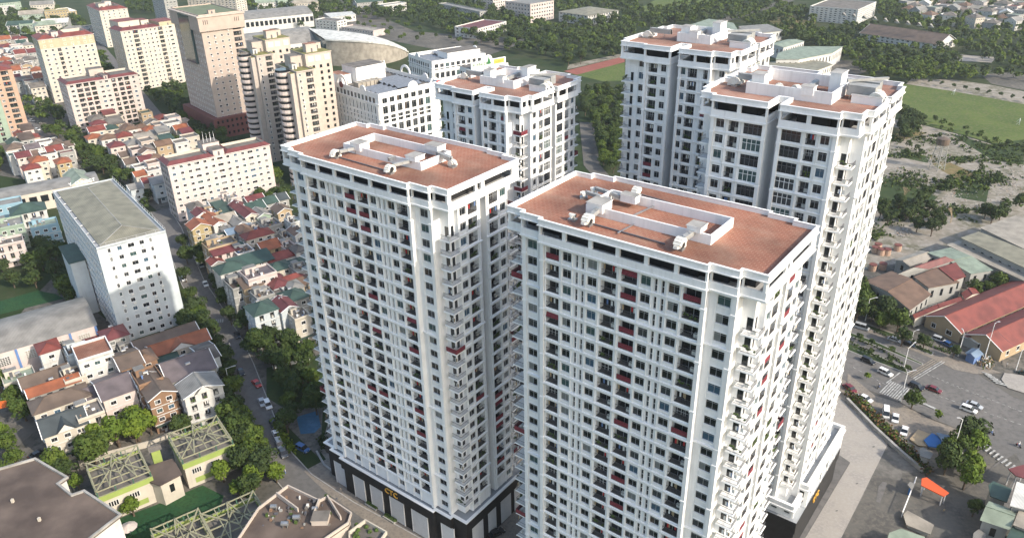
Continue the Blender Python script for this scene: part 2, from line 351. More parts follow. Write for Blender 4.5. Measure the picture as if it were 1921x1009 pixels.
# ------------------------------------------------ white residential towers
def UV(u, v): return (-u, v)
def tower(label, O, L, D, H, front, side, levels, notch, k0, nrow, podium, red, roof_items, sidelv=(), cornice_rows=(2,8,14,20)):
    """local frame: x=-u (u runs left along the front), y=v (back)"""
    root = thing('apartment_tower', label, 'tower', (O[0], O[1], 0), PSI, 'white apartment towers')
    zb = H-4.15                                        # underside of the top band
    # outlines ------------------------------------------------------------
    def outline(lv, inset=0):
        pts = []                                      # front from u=0 to L
        for (u0, u1, v) in lv: pts += [(u0, v), (u1, v)]
        back = [(u0, D-v) for (u0, v) in pts][::-1]
        sl, sr = [], []
        for (v0, v1, o) in sidelv:
            sl += [(L+o, v0), (L+o, v1)]; sr += [(-o, v0), (-o, v1)]
        if sidelv: sl = [(L, sidelv[0][0])]+sl+[(L, sidelv[-1][1])]; sr = [(0, sidelv[0][0])]+sr+[(0, sidelv[-1][1])]
        return [UV(*p) for p in pts+sl+back+sr[::-1]]
    par = outline(levels)
    lv2 = [(u0, u1, v+.9) for (u0, u1, v) in levels]
    # parapet, cornice, technical floor, band ---------------------------------
    rf = MB(); prism(rf, offset(par, .31), H-1.22, H-.85, 'soffit', 'roof_tile' if L > 40 else 'roof_tile_pale')
    rf.obj('roof', root)
    pp = MB(); ring(pp, par, .3, H-1.05, H, 'white_wall', 'white_trim'); ring(pp, offset(par, -.12), .42, H-.16, H+.03, 'white_trim')
    pp.obj('parapet', root)
    co = MB(); ring(co, offset(par, -.22), .5, H-1.22, H-1.06, 'white_trim')
    ring(co, offset(par, -.15), .5, zb-.28, zb, 'white_trim'); ring(co, offset(par, .02), .5, zb-.45, zb-.282, 'white_trim'); co.obj('cornice', root)
    bd = MB(); ring(bd, offset(par, .03), .35, zb, H-2.9, 'white_wall', 'white_trim')
    prism(bd, offset(par, .5), zb, zb+.3, 'soffit', 'grey_wall')
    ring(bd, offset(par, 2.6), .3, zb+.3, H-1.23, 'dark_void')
    # piers between the gaps of the technical floor
    def piers(a, b, gaps, n):
        L0 = (Vector(b)-Vector(a)).length; d = (Vector(b)-Vector(a))/L0; n = Vector(n); s = 0
        for (g0, g1) in list(gaps)+[(L0, L0)]:
            if g0-s > .05:
                p = Vector(a)+d*((s+g0)/2)-n*.3; bd.bar((p.x,p.y,(zb+.3+H-1.62)/2-.01) , (p.x+d.x*.001,p.y+d.y*.001,0), 0,0,'white_wall') if False else None
                q0 = Vector(a)+d*s-n*.16; q1 = Vector(a)+d*g0-n*.16; r0 = q0-n*.45; r1 = q1-n*.45
                for A, B in ((q0,q1),(q1,r1),(r1,r0),(r0,q0)): bd.poly([(A.x,A.y,H-2.91),(B.x,B.y,H-2.91),(B.x,B.y,H-1.21),(A.x,A.y,H-1.21)], 'white_wall')
            s = g1
    for (u0, u1, v) in levels:
        w = u1-u0
        if w < 2: piers(UV(u0,v), UV(u1,v), [], (0,-1)); piers(UV(u0,D-v), UV(u1,D-v), [], (0,1)); continue
        ng = max(1, round(w/5.2)); gs = [(w*(i+.07)/ng, w*(i+.93)/ng) for i in range(ng)]
        piers(UV(u0,v), UV(u1,v), gs, (0,-1)); piers(UV(u0,D-v), UV(u1,D-v), gs, (0,1))
    gs = [(1.1,D*.37),(D*.40,D*.45),(D*.5,D*.9)]
    if not sidelv: piers(UV(0,levels[0][2]), UV(0,D-levels[0][2]), gs, (1,0)); piers(UV(L,levels[-1][2]), UV(L,D-levels[-1][2]), gs, (-1,0))
    for (v0, v1, o) in sidelv:
        w = v1-v0; gs = [(.9,w*.45),(w*.5,w-.5)] if w > 4 else []
        piers(UV(-o,v0), UV(-o,v1), gs, (1,0)); piers(UV(L+o,v0), UV(L+o,v1), gs, (-1,0))
    if sidelv:
        for u_, n_ in ((0,(1,0)),(L,(-1,0))):
            piers(UV(u_,levels[0][2]), UV(u_,sidelv[0][0]), [(.8,sidelv[0][0]-.8)], n_); piers(UV(u_,sidelv[-1][1]), UV(u_,D-levels[0][2]), [(.8,2.2)], n_)
    bd.obj('top_band', root)
    # walls of the typical floors -------------------------------------------
    z0, z1 = podium, zb-.45
    rows = [k0-3.2*k for k in range(nrow)]
    wins, logs, bals, slots = [], [], [], []
    wl = MB(); tr = MB(); rnd = random.Random(int(O[0]*7)+int(H))
    wr = 1.8
    def face(a, b, n, cols, base=0, lab=''):
        """a->b along wall; cols: (s0,s1,kind) ; n outward"""
        av = Vector(a); d = (Vector(b)-av).normalized(); nn = Vector(n); rz = math.atan2(-nn.y,-nn.x)-math.pi/2
        ops = []
        for (s0, s1, kd) in cols:
            if kd in 'wpn': zs = [(c-.72, c+1.02) for c in rows]; s0 -= .16; s1 += .16; dp = .3; bk = 'dark_void'
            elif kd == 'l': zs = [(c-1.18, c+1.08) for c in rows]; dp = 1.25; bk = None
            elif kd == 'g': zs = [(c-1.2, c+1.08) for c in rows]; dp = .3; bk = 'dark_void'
            elif kd == 's': zs = [(c-1.3, c+1.0) for c in rows]; dp = .5; bk = 'dark_void'
            if kd in 'lgs': zs = zs[:-1] if nrow > 10 else zs
            ops.append((s0, s1, zs, dp, bk))
            c = av+d*((s0+s1)/2)
            for i, (za, zb_) in enumerate(zs):
                p = Vector((c.x, c.y, za)); v = rnd.randrange(14)
                if kd in 'wpn': wins.append((win_mb(s1-s0, zb_-za, v), p, rz, n))
                elif kd == 'g': wins.append((win_mb(s1-s0, zb_-za, rnd.randrange(4), 'grid'), p, rz, n))
                elif kd == 's': slots.append((slot_mb(s1-s0, zb_-za, v), p, rz, n))
                else:
                    v = rnd.choice([0,1,2,4,5,6,8,11,0,5,1]);
                    if rnd.random() < red: v = rnd.choice([3,7,9,10])
                    logs.append((loggia_mb(s1-s0, zb_-za, v), p, rz, n, 'balcony hung with red striped cloth' if v in (3,7,9,10) else None))
        wall(wl, a, b, z0, z1, ops, 'white_wall', n, 'white_trim', 'loggia_floor')
        for (s0, s1, kd) in cols:
            if kd == 's': continue
            for s in (s0-.42, s1+.3):
                q = [av+d*s, av+d*(s+.12), av+d*(s+.12)+nn*.16, av+d*s+nn*.16]; prism(tr, [(x.x,x.y) for x in q], z0, z1, 'white_trim')
        # sill ledges under the bays and a few strong cornice lines
        Lw = (Vector(b)-av).length
        bays = sorted([c for c in cols if c[2] in 'lgw'], key=lambda c: c[0])
        for r, c in enumerate(rows[:-1]):
            z = c-1.62
            if r in cornice_rows:
                A = av-d*.1; B = av+d*(Lw+.1)
                for (o, h0, h1) in ((.45,.0,.16),(.28,-.16,-.002)):
                    q = [A, B, B+nn*o, A+nn*o]; prism(tr, [(x.x,x.y) for x in q], z+h0, z+h1, 'white_trim')
            elif Lw > 6:
                q = [av+d*.3, av+d*(Lw-.3), av+d*(Lw-.3)+nn*.26, av+d*.3+nn*.26]; prism(tr, [(x.x,x.y) for x in q], z-.06, z+.15, 'white_trim')
    W = [(u0, u1, v+.8) for (u0, u1, v) in levels]
    # front and back
    for i, (u0, u1, v) in enumerate(W):
        for side_, n, vv in ((0,(0,-1),v), (1,(0,1),D-v)):
            a0, a1 = u0, u1; v_ = vv
            if i == 0: a0 = wr+.0; v_ = wr if side_ == 0 else D-wr
            if i == len(W)-1: a1 = L-wr; v_ = wr if side_ == 0 else D-wr
            cols = []
            for (s0, s1, kd) in front:
                if s0 >= a0-.01 and s1 <= a1+.01: cols.append((s0-a0, s1-a0, kd))
            face(UV(a0,v_), UV(a1,v_), n, cols)
            # pilaster ribs on the edge of each step
    # step returns
    for i in range(len(W)-1):
        va = W[i][2] if i else wr; vb = W[i+1][2] if i+1 < len(W)-1 else wr; u = W[i][1]
        for f in (lambda v: v, lambda v: D-v):
            a, b = UV(u, f(va)), UV(u, f(vb)); wl.poly([(a[0],a[1],z0),(b[0],b[1],z0),(b[0],b[1],z1),(a[0],a[1],z1)], 'white_wall')
    # pilasters
    pil = MB()
    for (u, v, w, pr) in notch['pil']:
        for sgnv in (0, 1):
            y0, y1 = (v-pr, v-.002) if sgnv == 0 else (D-v+.002, D-v+pr)
            pil.box(-u-w, -u, min(y0,y1), max(y0,y1), z0, z1, 'white_wall')
            for r in range(0, nrow-1, 3):
                z = rows[r]-1.9; e = .12
                pil.box(-u-w-e, -u+e, min(y0,y1)-(e if sgnv == 0 else -.0), max(y0,y1)+(e if sgnv else 0), z, z+.35, 'white_trim')
    pil.obj('pilaster', root)
    # sides
    for sx, n in ((0,(1,0)), (1,(-1,0))):
        x = 0.8 if sx == 0 else L-.8
        segs = side['segs']
        pts = [(wr if sx == 0 else L-wr, wr), (wr if sx == 0 else L-wr, segs[0][0])]
        prev = None
        face(UV(wr if sx == 0 else L-wr, wr), UV(wr if sx == 0 else L-wr, segs[0][0]), n, [])
        for j, (v0, v1, off) in enumerate(segs):
            uu = x+off if sx == 0 else x-off
            cols = [(s0-v0, s1-v0, kd) for (s0, s1, kd) in side['cols'] if s0 >= v0-.01 and s1 <= v1+.01]
            face(UV(uu, v0), UV(uu, v1), n, cols)
            pu = (wr if sx == 0 else L-wr) if j == 0 else ((0.8+segs[j-1][2]) if sx == 0 else (L-.8-segs[j-1][2]))
            a, b = UV(pu, v0), UV(uu, v0); wl.poly([(a[0],a[1],z0),(b[0],b[1],z0),(b[0],b[1],z1),(a[0],a[1],z1)], 'white_wall')
        pu = wr if sx == 0 else L-wr; a, b = UV(uu, v1), UV(pu, v1); wl.poly([(a[0],a[1],z0),(b[0],b[1],z0),(b[0],b[1],z1),(a[0],a[1],z1)], 'white_wall')
        face(UV(pu, v1), UV(pu, D-wr), n, [])
    # light wells in the front (dark recess between two wings) are ordinary steps in levels
    # corner balconies
    for (u, v, rz, n) in ((.35,.35,0,(1,-1)), (L-.35,.35,-math.pi/2,(-1,-1)), (L-.35,D-.35,math.pi,(-1,1)), (.35,D-.35,math.pi/2,(1,1))):
        for c in rows[1:-1]:
            vv = rnd.randrange(6)
            if vv == 3 and rnd.random() > .35: vv = 5
            bals.append((balc_mb(vv), Vector((-u, v, c-1.5)), rz, n, 'corner balcony wrapped in red cloth' if vv == 3 else None))
    wl.obj('wall', root); tr.obj('ledge', root)
    place_parts(root, 'window', wins, 'windows'); place_parts(root, 'loggia', logs, 'loggias')
    place_parts(root, 'balcony', bals, 'balconies')
    if slots: place_parts(root, 'shaft_window', slots, 'shaft_windows', 60)
    return root
# ------------------------------------------------ the five towers
dA = Vector((math.cos(PSI), math.sin(PSI))); dB = Vector((-math.sin(PSI), math.cos(PSI)))
O1 = (-11.745,136.71); O2 = (36.874,99.743); O3 = (63.23,136.98); O4 = (54.19,192.58); O5 = (3.26,203.75)
def design12(L):
    k = L/47.3
    fr = [(5.2,7.0,'w'),(9.4,12.4,'l'),(13.2,14.8,'w'),(15.6,16.15,'s'),(16.85,17.4,'s'),(18.2,19.7,'w'),(20.5,23.4,'l'),(24.3,27.2,'l'),
          (28.1,29.7,'w'),(30.5,31.05,'s'),(31.7,32.25,'s'),(33.2,34.7,'w'),(35.6,38.3,'l'),(40.9,42.7,'w')]
    fr = [(a*k, b*k, c) for a, b, c in fr]
    lv = [(0,3.9*k,0),(3.9*k,8.5*k,-1),(8.5*k,39.4*k,-1.8),(39.4*k,43.8*k,-1),(43.8*k,L,0)]
    pil = [(3.95*k,-.2,.75,.4),(8.55*k,-1.0,.7,.4),(38.6*k,-1.0,.7,.4),(43.0*k,-.2,.75,.4)]
    return fr, lv, {'pil': pil}
side12 = dict(segs=[(3.4,10.2,0),(10.2,12.0,2.6),(12.0,18.8,0)], cols=[(4.0,5.6,'w'),(6.4,9.2,'l'),(13.0,15.8,'l'),(16.6,18.2,'w')])
def podium(root, L, D, lv, bays, h=11.3, side_bays=((2,6),(8,11),(13,17),(18.5,21))):
    pts = []
    for (u0, u1, v) in lv: pts += [(u0, v), (u1, v)]
    poly = offset([UV(*p) for p in pts+[(u, D-v) for (u, v) in pts][::-1]], -.35)
    m = MB(); prism(m, poly, 7.9, h-.3, 'dark_stone', 'grey_deck'); ring(m, offset(poly, -.25), .7, h-.299, h, 'white_trim')
    q = offset(poly, .45); prism(m, q, 0, 7.899, 'dark_stone')
    m.obj('podium', root)
    for (a, b) in bays:
        v = [l[2] for l in lv if l[0] <= (a+b)/2 <= l[1]][0]+.1
        w = MB(); w.box(-b, -a, v-.22, v-.01, .3, 7.6, 'white_curtain'); w.box(-b-.15,-b,v-.3,v-.01,.1,7.8,'white_trim'); w.box(-a,-a+.15,v-.3,v-.01,.1,7.8,'white_trim'); w.obj('shop_window', root)
    for (a, b) in side_bays:
        w = MB(); w.box(-.14, .03, a, b, .3, 7.6, 'white_curtain'); w.obj('shop_window', root)
def letters(root, txt, at, size, mt, rz, name='sign_letters', ext=.12, rx=math.pi/2):
    cu = bpy.data.curves.new(name, 'FONT'); cu.body = txt; cu.size = size; cu.extrude = ext; cu.align_x = 'CENTER'; cu.resolution_u = 2
    o = bpy.data.objects.new(name, cu); COL.objects.link(o); bpy.context.view_layer.update()
    me = bpy.data.meshes.new_from_object(o.evaluated_get(bpy.context.evaluated_depsgraph_get())); bpy.data.objects.remove(o)
    me.materials.clear(); me.materials.append(MAT[mt])
    o = put(name, me, root, at); o.rotation_euler = (rx, 0, rz); return o
mat('gold', (.75,.42,.06), .4, .05)
def fan(root, u, v, z, s=1.0, turn=0):
    m = MB(); m.box(-.7,.7,-.6,.6,0,.35,'steel')
    for i in range(9):                    # curved snail housing
        a = math.pi*i/8; m.bar((0,-.9*math.cos(a)*s,.6+1.0*math.sin(a)*s),(0,-.9*math.cos(a+.42)*s,.6+1.0*math.sin(a+.42)*s),1.1*s,.65*s,'fan_white')
    f_ = m.obj('ventilation_fan', root, loc=UV(u,v)+(z,), rz=turn); m = MB(); m.cyl((-.62,0,1.0),.55*s,1.24,'fan_white',10,axis='x',cap='dark_void'); m.obj('intake', f_)
def duct(root, a, b, z, w=.7, h=.6, legs=True):
    m = MB(); m.bar((*UV(*a),z),(*UV(*b),z),w,h,'duct'); L = (Vector(b)-Vector(a)).length; n = max(2,int(L/1.6))
    for i in range(n+1):
        f = i/n; p = UV(a[0]+(b[0]-a[0])*f, a[1]+(b[1]-a[1])*f); m.bar((p[0],p[1],z-.01),(p[0]+.06*(1 if b[0]!=a[0] else 0),p[1]+.06,z),w+.12,h+.12,'steel')
        if legs and i % 2 == 0: m.box(p[0]-.05,p[0]+.05,p[1]-.05,p[1]+.05,z-h/2-.9,z-h/2,'steel')
    m.obj('air_duct', root)
def roof_ring(root, H, u0, u1, v0, v1, gaps=(), h=1.7, th=.3):
    poly = [UV(u0,v0),UV(u1,v0),UV(u1,v1),UV(u0,v1)]; m = MB(); ring(m, poly, th, H-.846, H-.85+h, 'white_wall', 'white_trim'); m.obj('roof_wall', root)
def rbox(root, u0, u1, v0, v1, z0, z1, mt='white_wall', name='roof_box', top='concrete'):
    m = MB(); m.box(-u1,-u0,v0,v1,z0,z1,mt,top); m.box(-u1-.12,-u0+.12,v0-.12,v1+.12,z1+.002,z1+.14,mt,top); m.obj(name, root)
towers = []
for (nm, O, L, D, H, redf, lab) in ((1,O1,48.7,22.2,93.0,.13,'white apartment slab tower left of the foremost one, flat red-tiled roof and black podium'),
                                    (2,O2,47.3,22.0,93.0,.16,'foremost white apartment slab tower, cut off by the lower edge, flat red-tiled roof')):
    fr, lv, nt_ = design12(L)
    t = tower(lab, O, L, D, H, fr, side12, lv, nt_, H-6.15, 24, 11.3, redf, None)
    podium(t, L, D, lv, [(3.2,7.0),(11,16),(19,23.5),(26.5,30.5),(33,36.8),(40,45)])
    rb = H-.85
    if nm == 1:
        roof_ring(t, H, 13.2, 36.2, 7.0, 16.2); rbox(t,30.5,33.5,6.6,9.4,rb+.9,rb+2.4); rbox(t,14.3,17,6.6,9.4,rb+1.7,rb+2.6); rbox(t,15,18.5,14,16.6,rb+1.7,rb+2.7)
        fan(t,33.8,2.6,rb); fan(t,17.2,2.2,rb); fan(t,9.3,12.2,rb,.8,1.57); duct(t,(33.4,3.4),(32.4,7),rb+1.3); duct(t,(17.2,3.2),(16.0,7.4),rb+1.5); duct(t,(9.8,12.4),(14.5,13.5),rb+1.6,.9,.9)
        rbox(t,20,20.5,5,6.6,rb+1.2,rb+1.8,'steel','pipe_rack')
        letters(t,'CTC',(-22.5,lv[2][2]-.45,8.6),2.2,'gold',0)
    else:
        roof_ring(t, H, 11.9, 35.2, 6.6, 15.4); rbox(t,31.5,34.6,5.9,9.2,rb+.9,rb+2.4); rbox(t,29,32,12.9,14.6,rb+.9,rb+2.2); rbox(t,13.6,16,6.2,8.6,rb+1.7,rb+2.6)
        fan(t,32.0,2.2,rb,1.15); fan(t,15.2,2.4,rb,1.15); fan(t,31.9,18.6,rb,1.0,math.pi); fan(t,39.3,12.4,rb,.6,.6); fan(t,38.9,15.2,rb,.6,.3); fan(t,35.3,2.6,rb,.5)
        duct(t,(32,3.2),(32.6,7),rb+1.4,.8,.8); duct(t,(15.2,3.4),(15,7),rb+1.5,.8,.8); duct(t,(38.8,12.6),(33.5,11.8),rb+1.2); duct(t,(38.3,15),(32.5,14),rb+1.3)
    for k in range(1 if nm == 1 else 2):
        m = MB(); a, b = ((33,2.9),(17.8,2.5)) if k == 0 else ((31.5,19.4),(24,18.6)); m.bar((*UV(*a),rb+.25),(*UV(*b),rb+.25),.22,.22,'rail'); m.obj('roof_pipe', t)
    if nm == 2:
        m = MB(); m.bar((*UV(26.5,15.1),rb+.5),(*UV(27.6,6.8),rb+.5),.25,.25,'steel'); m.bar((*UV(26,1.8),rb+.3),(*UV(25.6,6.4),rb+.3),.2,.2,'steel'); m.obj('roof_pipe', t)
    towers.append(t)
frA = [(5.0,6.3,'w'),(7.3,9.2,'l'),(10.1,13.9,'g'),(17.6,21.4,'g'),(22.5,24.5,'l'),(25.6,27.0,'w')]
frB = [(2.2,3.2,'w'),(5.1,6.6,'l'),(8.3,10.8,'l'),(11.6,12.9,'w'),(17.0,18.2,'w'),(19.4,21.9,'l'),(24.4,25.7,'w')]
lvA = [(0,3.4,0),(3.4,14.5,-1.3),(14.5,16.8,4.6),(16.8,28.2,-1.2),(28.2,31,0)]
lvB = [(0,4.5,0),(4.5,13.3,-1.3),(13.3,15.6,4.9),(15.6,23.2,-1.2),(23.2,30.5,-.2)]
sd3 = dict(segs=[(3.4,13.6,-1.2),(13.6,15.4,2.6),(15.4,25.6,-1.2)], cols=[(4.6,5.8,'w'),(7.4,9.3,'l'),(10,12.9,'g'),(16.1,19.0,'g'),(20.2,22.1,'l'),(23.4,24.6,'w')])
sl3 = ((3.4,13.6,1.2),(13.6,15.4,-1.9),(15.4,25.6,1.2))
def pilsA(lv): return {'pil': [(lv[1][0]+.05,lv[1][2]+.8,.7,.4),(lv[1][1]-.75,lv[1][2]+.8,.7,.4),(lv[3][0]+.05,lv[3][2]+.8,.7,.4),(lv[3][1]-.75,lv[3][2]+.8,.7,.4)]}
for (nm, O, L, fr, lv, H, nr, lab) in ((3,O3,31,frA,lvA,105.8,27,'tall white apartment tower at the right, beside the road junction plaza'),
                                 (4,O4,30.5,frB,lvB,105.8,27,'tall white apartment tower standing directly behind the right-hand tower'),
                                 (5,O5,30.5,frB,lvB,93.0,23,'white apartment tower behind the left slab tower, next to the ornate office block')):
    D = 29
    t = tower(lab, O, L, D, H, fr, sd3, lv, pilsA(lv), H-5.8, nr, 11.3, .06, None, sidelv=sl3, cornice_rows=(3,9,15,21))
    rb = H-.85
    u0, u1, v0, v1 = {3:(7.5,24.5,6.6,21),4:(10.5,20,11,23),5:(9.4,21.5,9.2,21.3)}[nm]
    roof_ring(t, H, u0, u1, v0, v1, h=2.3)
    rbox(t,u0+1,u0+3.2,v0+8,v0+12,rb,rb+4.2); rbox(t,u0+3.6,u0+6,v0-.2,v0+1.6,rb+1.2,rb+2.9); rbox(t,u1-3.2,u1-.6,v0+1,v0+3.6,rb,rb+3.8); rbox(t,-.6,5,10.4,10.8,rb,rb+1.5,name='roof_wall')
    fan(t,u0+6,v0+4,rb,.9); fan(t,u0+8.5,v0+5,rb,.9,1); fan(t,u1-5,v0+5,rb,.8,2); duct(t,(u0+6,v0+4.5),(u0+6.5,v0+11),rb+1.4,1.0,1.0)
    m = MB(); m.box(-6.5,-1.4,12.4,15.4,rb+.9,rb+2.9,'duct'); m.box(-6.3,-1.6,16,18.4,rb+.9,rb+3.1,'duct'); m.bar((-7,13.4,rb+3.4),(-1,19.6,rb+3.4),.5,.5,'duct')
    for x in (-6,-4,-2):
        for y in (12.8,15,18): m.box(x-.06,x+.06,y-.06,y+.06,rb,rb+.9,'steel')
    m.obj('air_handling_unit', t)
    for k in range(2): fan(t,.9+.2*k,11.8+1.9*k,rb,1.25,math.pi/2)
    for k in range(2 if nm != 5 else 1): fan(t,28.6,11+1.2*k,rb,1.1,math.pi/2)
    duct(t,(28,11.4),(22,11.4),rb+2.2,1.2,1.2)
    pod = MB(); prism(pod, [UV(-2.2,-1.6),UV(L+2,-1.6),UV(L+2,D+2),UV(-2.2,D+2)], 0, 7.9, 'dark_stone'); prism(pod, [UV(-2.5,-1.9),UV(L+2.3,-1.9),UV(L+2.3,D+2.3),UV(-2.5,D+2.3)], 7.901, 11.3, 'dark_stone', 'grey_deck')
    pod.obj('podium', t)
    towers.append(t)
# white upper podium of the right-hand tower over its black base
t3 = towers[2]
def terrace(root, u0, u1, v0, v1, z0, z1, name='terrace_podium'):
    poly = [UV(u0,v0),UV(u1,v0),UV(u1,v1),UV(u0,v1)]; m = MB(); D_ = v1-v0; n = max(1,int(D_/2.4))
    ops = [(.6+i*(D_-1)/n, .6+i*(D_-1)/n+1.2, [(z0+1,z0+2.8),(z0+4.2,z0+6.2)] if z1-z0 > 7 else [(z0+1,z1-1.2)], .3, 'glass_dark') for i in range(n)]
    wall(m, UV(u0,v0), UV(u0,v1), z0, z1-.01, ops, 'white_wall', (1,0)); L_ = u1-u0; n = max(1,int(L_/2.6))
    ops = [(.6+i*(L_-1)/n, .6+i*(L_-1)/n+1.3, [(z0+1,z1-1.2)], .3, 'glass_dark') for i in range(n)]
    wall(m, UV(u0,v0), UV(u1,v0), z0, z1-.01, ops, 'white_wall', (0,-1)); wall(m, UV(u0,v1), UV(u1,v1), z0, z1-.01, [], 'white_wall', (0,1))
    cap(m, poly, z1-.02, 'grey_deck'); ring(m, offset(poly,-.3), .8, z1-.01, z1+1.0, 'white_wall', 'white_trim'); ring(m, offset(poly,-.6), .6, z1-.5, z1-.2, 'white_trim'); m.obj(name, root)
    for i in range(int(D_/4.8)+1): m = MB(); y_ = v0+.1+i*(D_-.7)/max(1,int(D_/4.8)); m.box(-u0+.01,-u0+.3,y_,y_+.5,z0,z1-.6,'white_trim'); m.obj('terrace_pilaster', root)
terrace(t3, -2.2, 8, 4.2, 31.2, 11.35, 17.0); terrace(t3, -1.0, 6, -1.2, 4.0, 11.35, 14.2)
letters(t3, 'CTC', (2.75, 12, 8.4), 2.2, 'gold', math.pi/2)
# ------------------------------------------------ the ground and what lies flat on it
def gnd(name, c1, c2, c3, s1, s2, rough=.95):
    m, t, b = nodes(name); N = t.nodes; L = t.links; b.inputs['Roughness'].default_value = rough; b.inputs['Specular IOR Level'].default_value = .2
    tc = N.new('ShaderNodeTexCoord'); o = None
    for i, (sc, d, c) in enumerate(((s1, 8, c2), (s2, 5, c3))):
        n = N.new('ShaderNodeTexNoise'); n.inputs['Scale'].default_value = sc; n.inputs['Detail'].default_value = d; n.inputs['Roughness'].default_value = .65
        L.new(tc.outputs['Object'], n.inputs['Vector'])
        r = N.new('ShaderNodeMapRange'); r.inputs[1].default_value = .46; r.inputs[2].default_value = .58+.06*i; L.new(n.outputs[0], r.inputs[0])
        mx = N.new('ShaderNodeMix'); mx.data_type = 'RGBA'; L.new(r.outputs[0], mx.inputs[0]); mx.inputs[7].default_value = (*c, 1)
        if o is None: mx.inputs[6].default_value = (*c1, 1)
        else: L.new(o, mx.inputs[6])
        o = mx.outputs[2]
    L.new(o, b.inputs['Base Color']); return m
gnd('ground_green', (.022,.04,.012), (.05,.058,.028), (.032,.05,.017), .03, .25)
gnd('grass', (.065,.105,.022), (.09,.13,.028), (.13,.135,.06), .05, .5)
gnd('grass_dark', (.03,.055,.02), (.05,.075,.025), (.04,.05,.02), .1, .8)
gnd('turf', (.02,.07,.03), (.03,.08,.03), (.02,.05,.02), .1, 1.2)
gnd('asphalt', (.14,.135,.13), (.165,.157,.15), (.115,.112,.108), .05, .6)
gnd('asphalt_old', (.12,.115,.105), (.085,.083,.078), (.14,.13,.115), .12, .9)
gnd('yard', (.11,.105,.095), (.17,.155,.135), (.07,.07,.06), .06, .5)
gnd('paving', (.33,.305,.275), (.29,.27,.25), (.35,.33,.30), .15, 1.5)
gnd('paving_brown', (.23,.20,.17), (.26,.23,.195), (.17,.155,.135), .1, 1.2)
gnd('stained', (.18,.17,.155), (.09,.09,.085), (.125,.12,.11), .12, .5)
gnd('rubble_ground', (.25,.225,.19), (.13,.125,.085), (.32,.295,.26), .045, .3)
gnd('dry_grass', (.16,.13,.06), (.10,.11,.04), (.22,.17,.09), .06, .4)
gnd('court_blue', (.05,.13,.22), (.07,.16,.26), (.05,.12,.2), .2, 1); gnd('track_red', (.25,.09,.07), (.28,.11,.09), (.22,.08,.065), .1, 1)
mat('paint_white', (.5,.5,.48), .8, .35, 1.5); mat('paint_yellow', (.36,.31,.24), .8, .3, 1.5); mat('kerb', (.36,.35,.33), .9, .15, 1)
g = MB(); g.poly([(-2500,-400,-.02),(2500,-400,-.02),(2500,4500,-.02),(-2500,4500,-.02)], 'ground_green'); g.obj('ground', kind='structure')
ZL = [0.0]
def patch(name, px, mt, z=.02, kind='structure', **kw):
    ZL[0] += .002; m = MB(); m.poly([U(a, b)+Vector((0,0,z+ZL[0])) for a, b in px], mt); return m.obj(name, kind=kind, **kw)
def ribbon(name, px, w, mt, z=.06, kerb=False, **kw):
    """road following the px points (centre line), width in metres"""
    ZL[0] += .002; c = [U(a, b) for a, b in px]; m = MB(); Ls, Rs = [], []
    for i, p in enumerate(c):
        d = (c[min(i+1, len(c)-1)]-c[max(i-1, 0)]).normalized(); n = Vector((-d.y, d.x, 0))
        Ls.append(p+n*w/2+Vector((0,0,z+ZL[0]))); Rs.append(p-n*w/2+Vector((0,0,z+ZL[0])))
    for i in range(len(c)-1):
        m.poly([Ls[i],Rs[i],Rs[i+1],Ls[i+1]], mt)
        if kerb:
            for S_ in (Ls, Rs): m.bar(S_[i]+Vector((0,0,.05)), S_[i+1]+Vector((0,0,.05)), .3, .15, 'kerb')
    return m.obj(name, kind='structure', **kw)
# built-up grounds
patch('yard', [(1590,592),(1921,690),(2100,740),(2100,1100),(1560,1100),(1500,800)], 'asphalt_old')
patch('yard', [(0,1100),(0,640),(60,560),(100,520),(250,640),(440,650),(520,860),(800,1100)], 'yard')
patch('yard', [(230,230),(330,250),(520,330),(610,700),(600,860),(500,760),(400,560),(300,400),(215,330)], 'yard')
patch('yard', [(0,100),(60,95),(140,180),(120,260),(200,300),(100,345),(0,330)], 'yard')
patch('yard', [(600,845),(640,900),(900,1100),(1700,1100),(1660,800),(1590,700),(1500,600),(1200,500),(700,500)], 'paving_brown')
patch('yard', [(1600,470),(1690,420),(1921,440),(2000,700),(1921,720),(1700,640),(1600,600)], 'yard')
patch('yard', [(1820,880),(1921,850),(2100,1100),(1780,1100)], 'yard')
patch('yard', [(540,0),(640,0),(780,60),(1000,75),(900,110),(700,70),(560,40)], 'yard', .02)
patch('field', [(1690,158),(1760,164),(1860,180),(2000,206),(2000,300),(1921,287),(1815,255),(1690,222)], 'grass')
patch('field', [(1074,140),(1172,118),(1172,152),(1130,153),(1106,147)], 'grass')
patch('running_track', [(1058,134),(1172,106),(1172,117),(1082,141)], 'track_red')
patch('path', [(1066,122),(1172,100),(1172,106),(1064,131)], 'rubble_ground')
patch('field', [(1190,22),(1230,0),(1360,-8),(1345,6),(1290,22)], 'grass'); patch('field', [(1440,38),(1480,28),(1530,42),(1525,55),(1470,58)], 'dry_grass')
patch('path', [(1700,158),(1790,172),(1921,196),(2000,212),(2000,190),(1921,172),(1860,160),(1790,150),(1710,148)], 'rubble_ground')
patch('car_park', [(1840,140),(1921,135),(2000,150),(2000,186),(1921,170),(1860,158)], 'yard')
patch('yard', [(1560,112),(1640,118),(1640,128),(1590,150),(1500,140)], 'yard'); patch('car_park', [(1790,102),(1870,108),(1860,118),(1800,115)], 'paving')
patch('wasteland', [(1640,230),(1690,224),(1815,257),(1921,290),(2060,310),(2060,440),(1921,445),(1860,460),(1760,480),(1600,510),(1600,400)], 'rubble_ground')
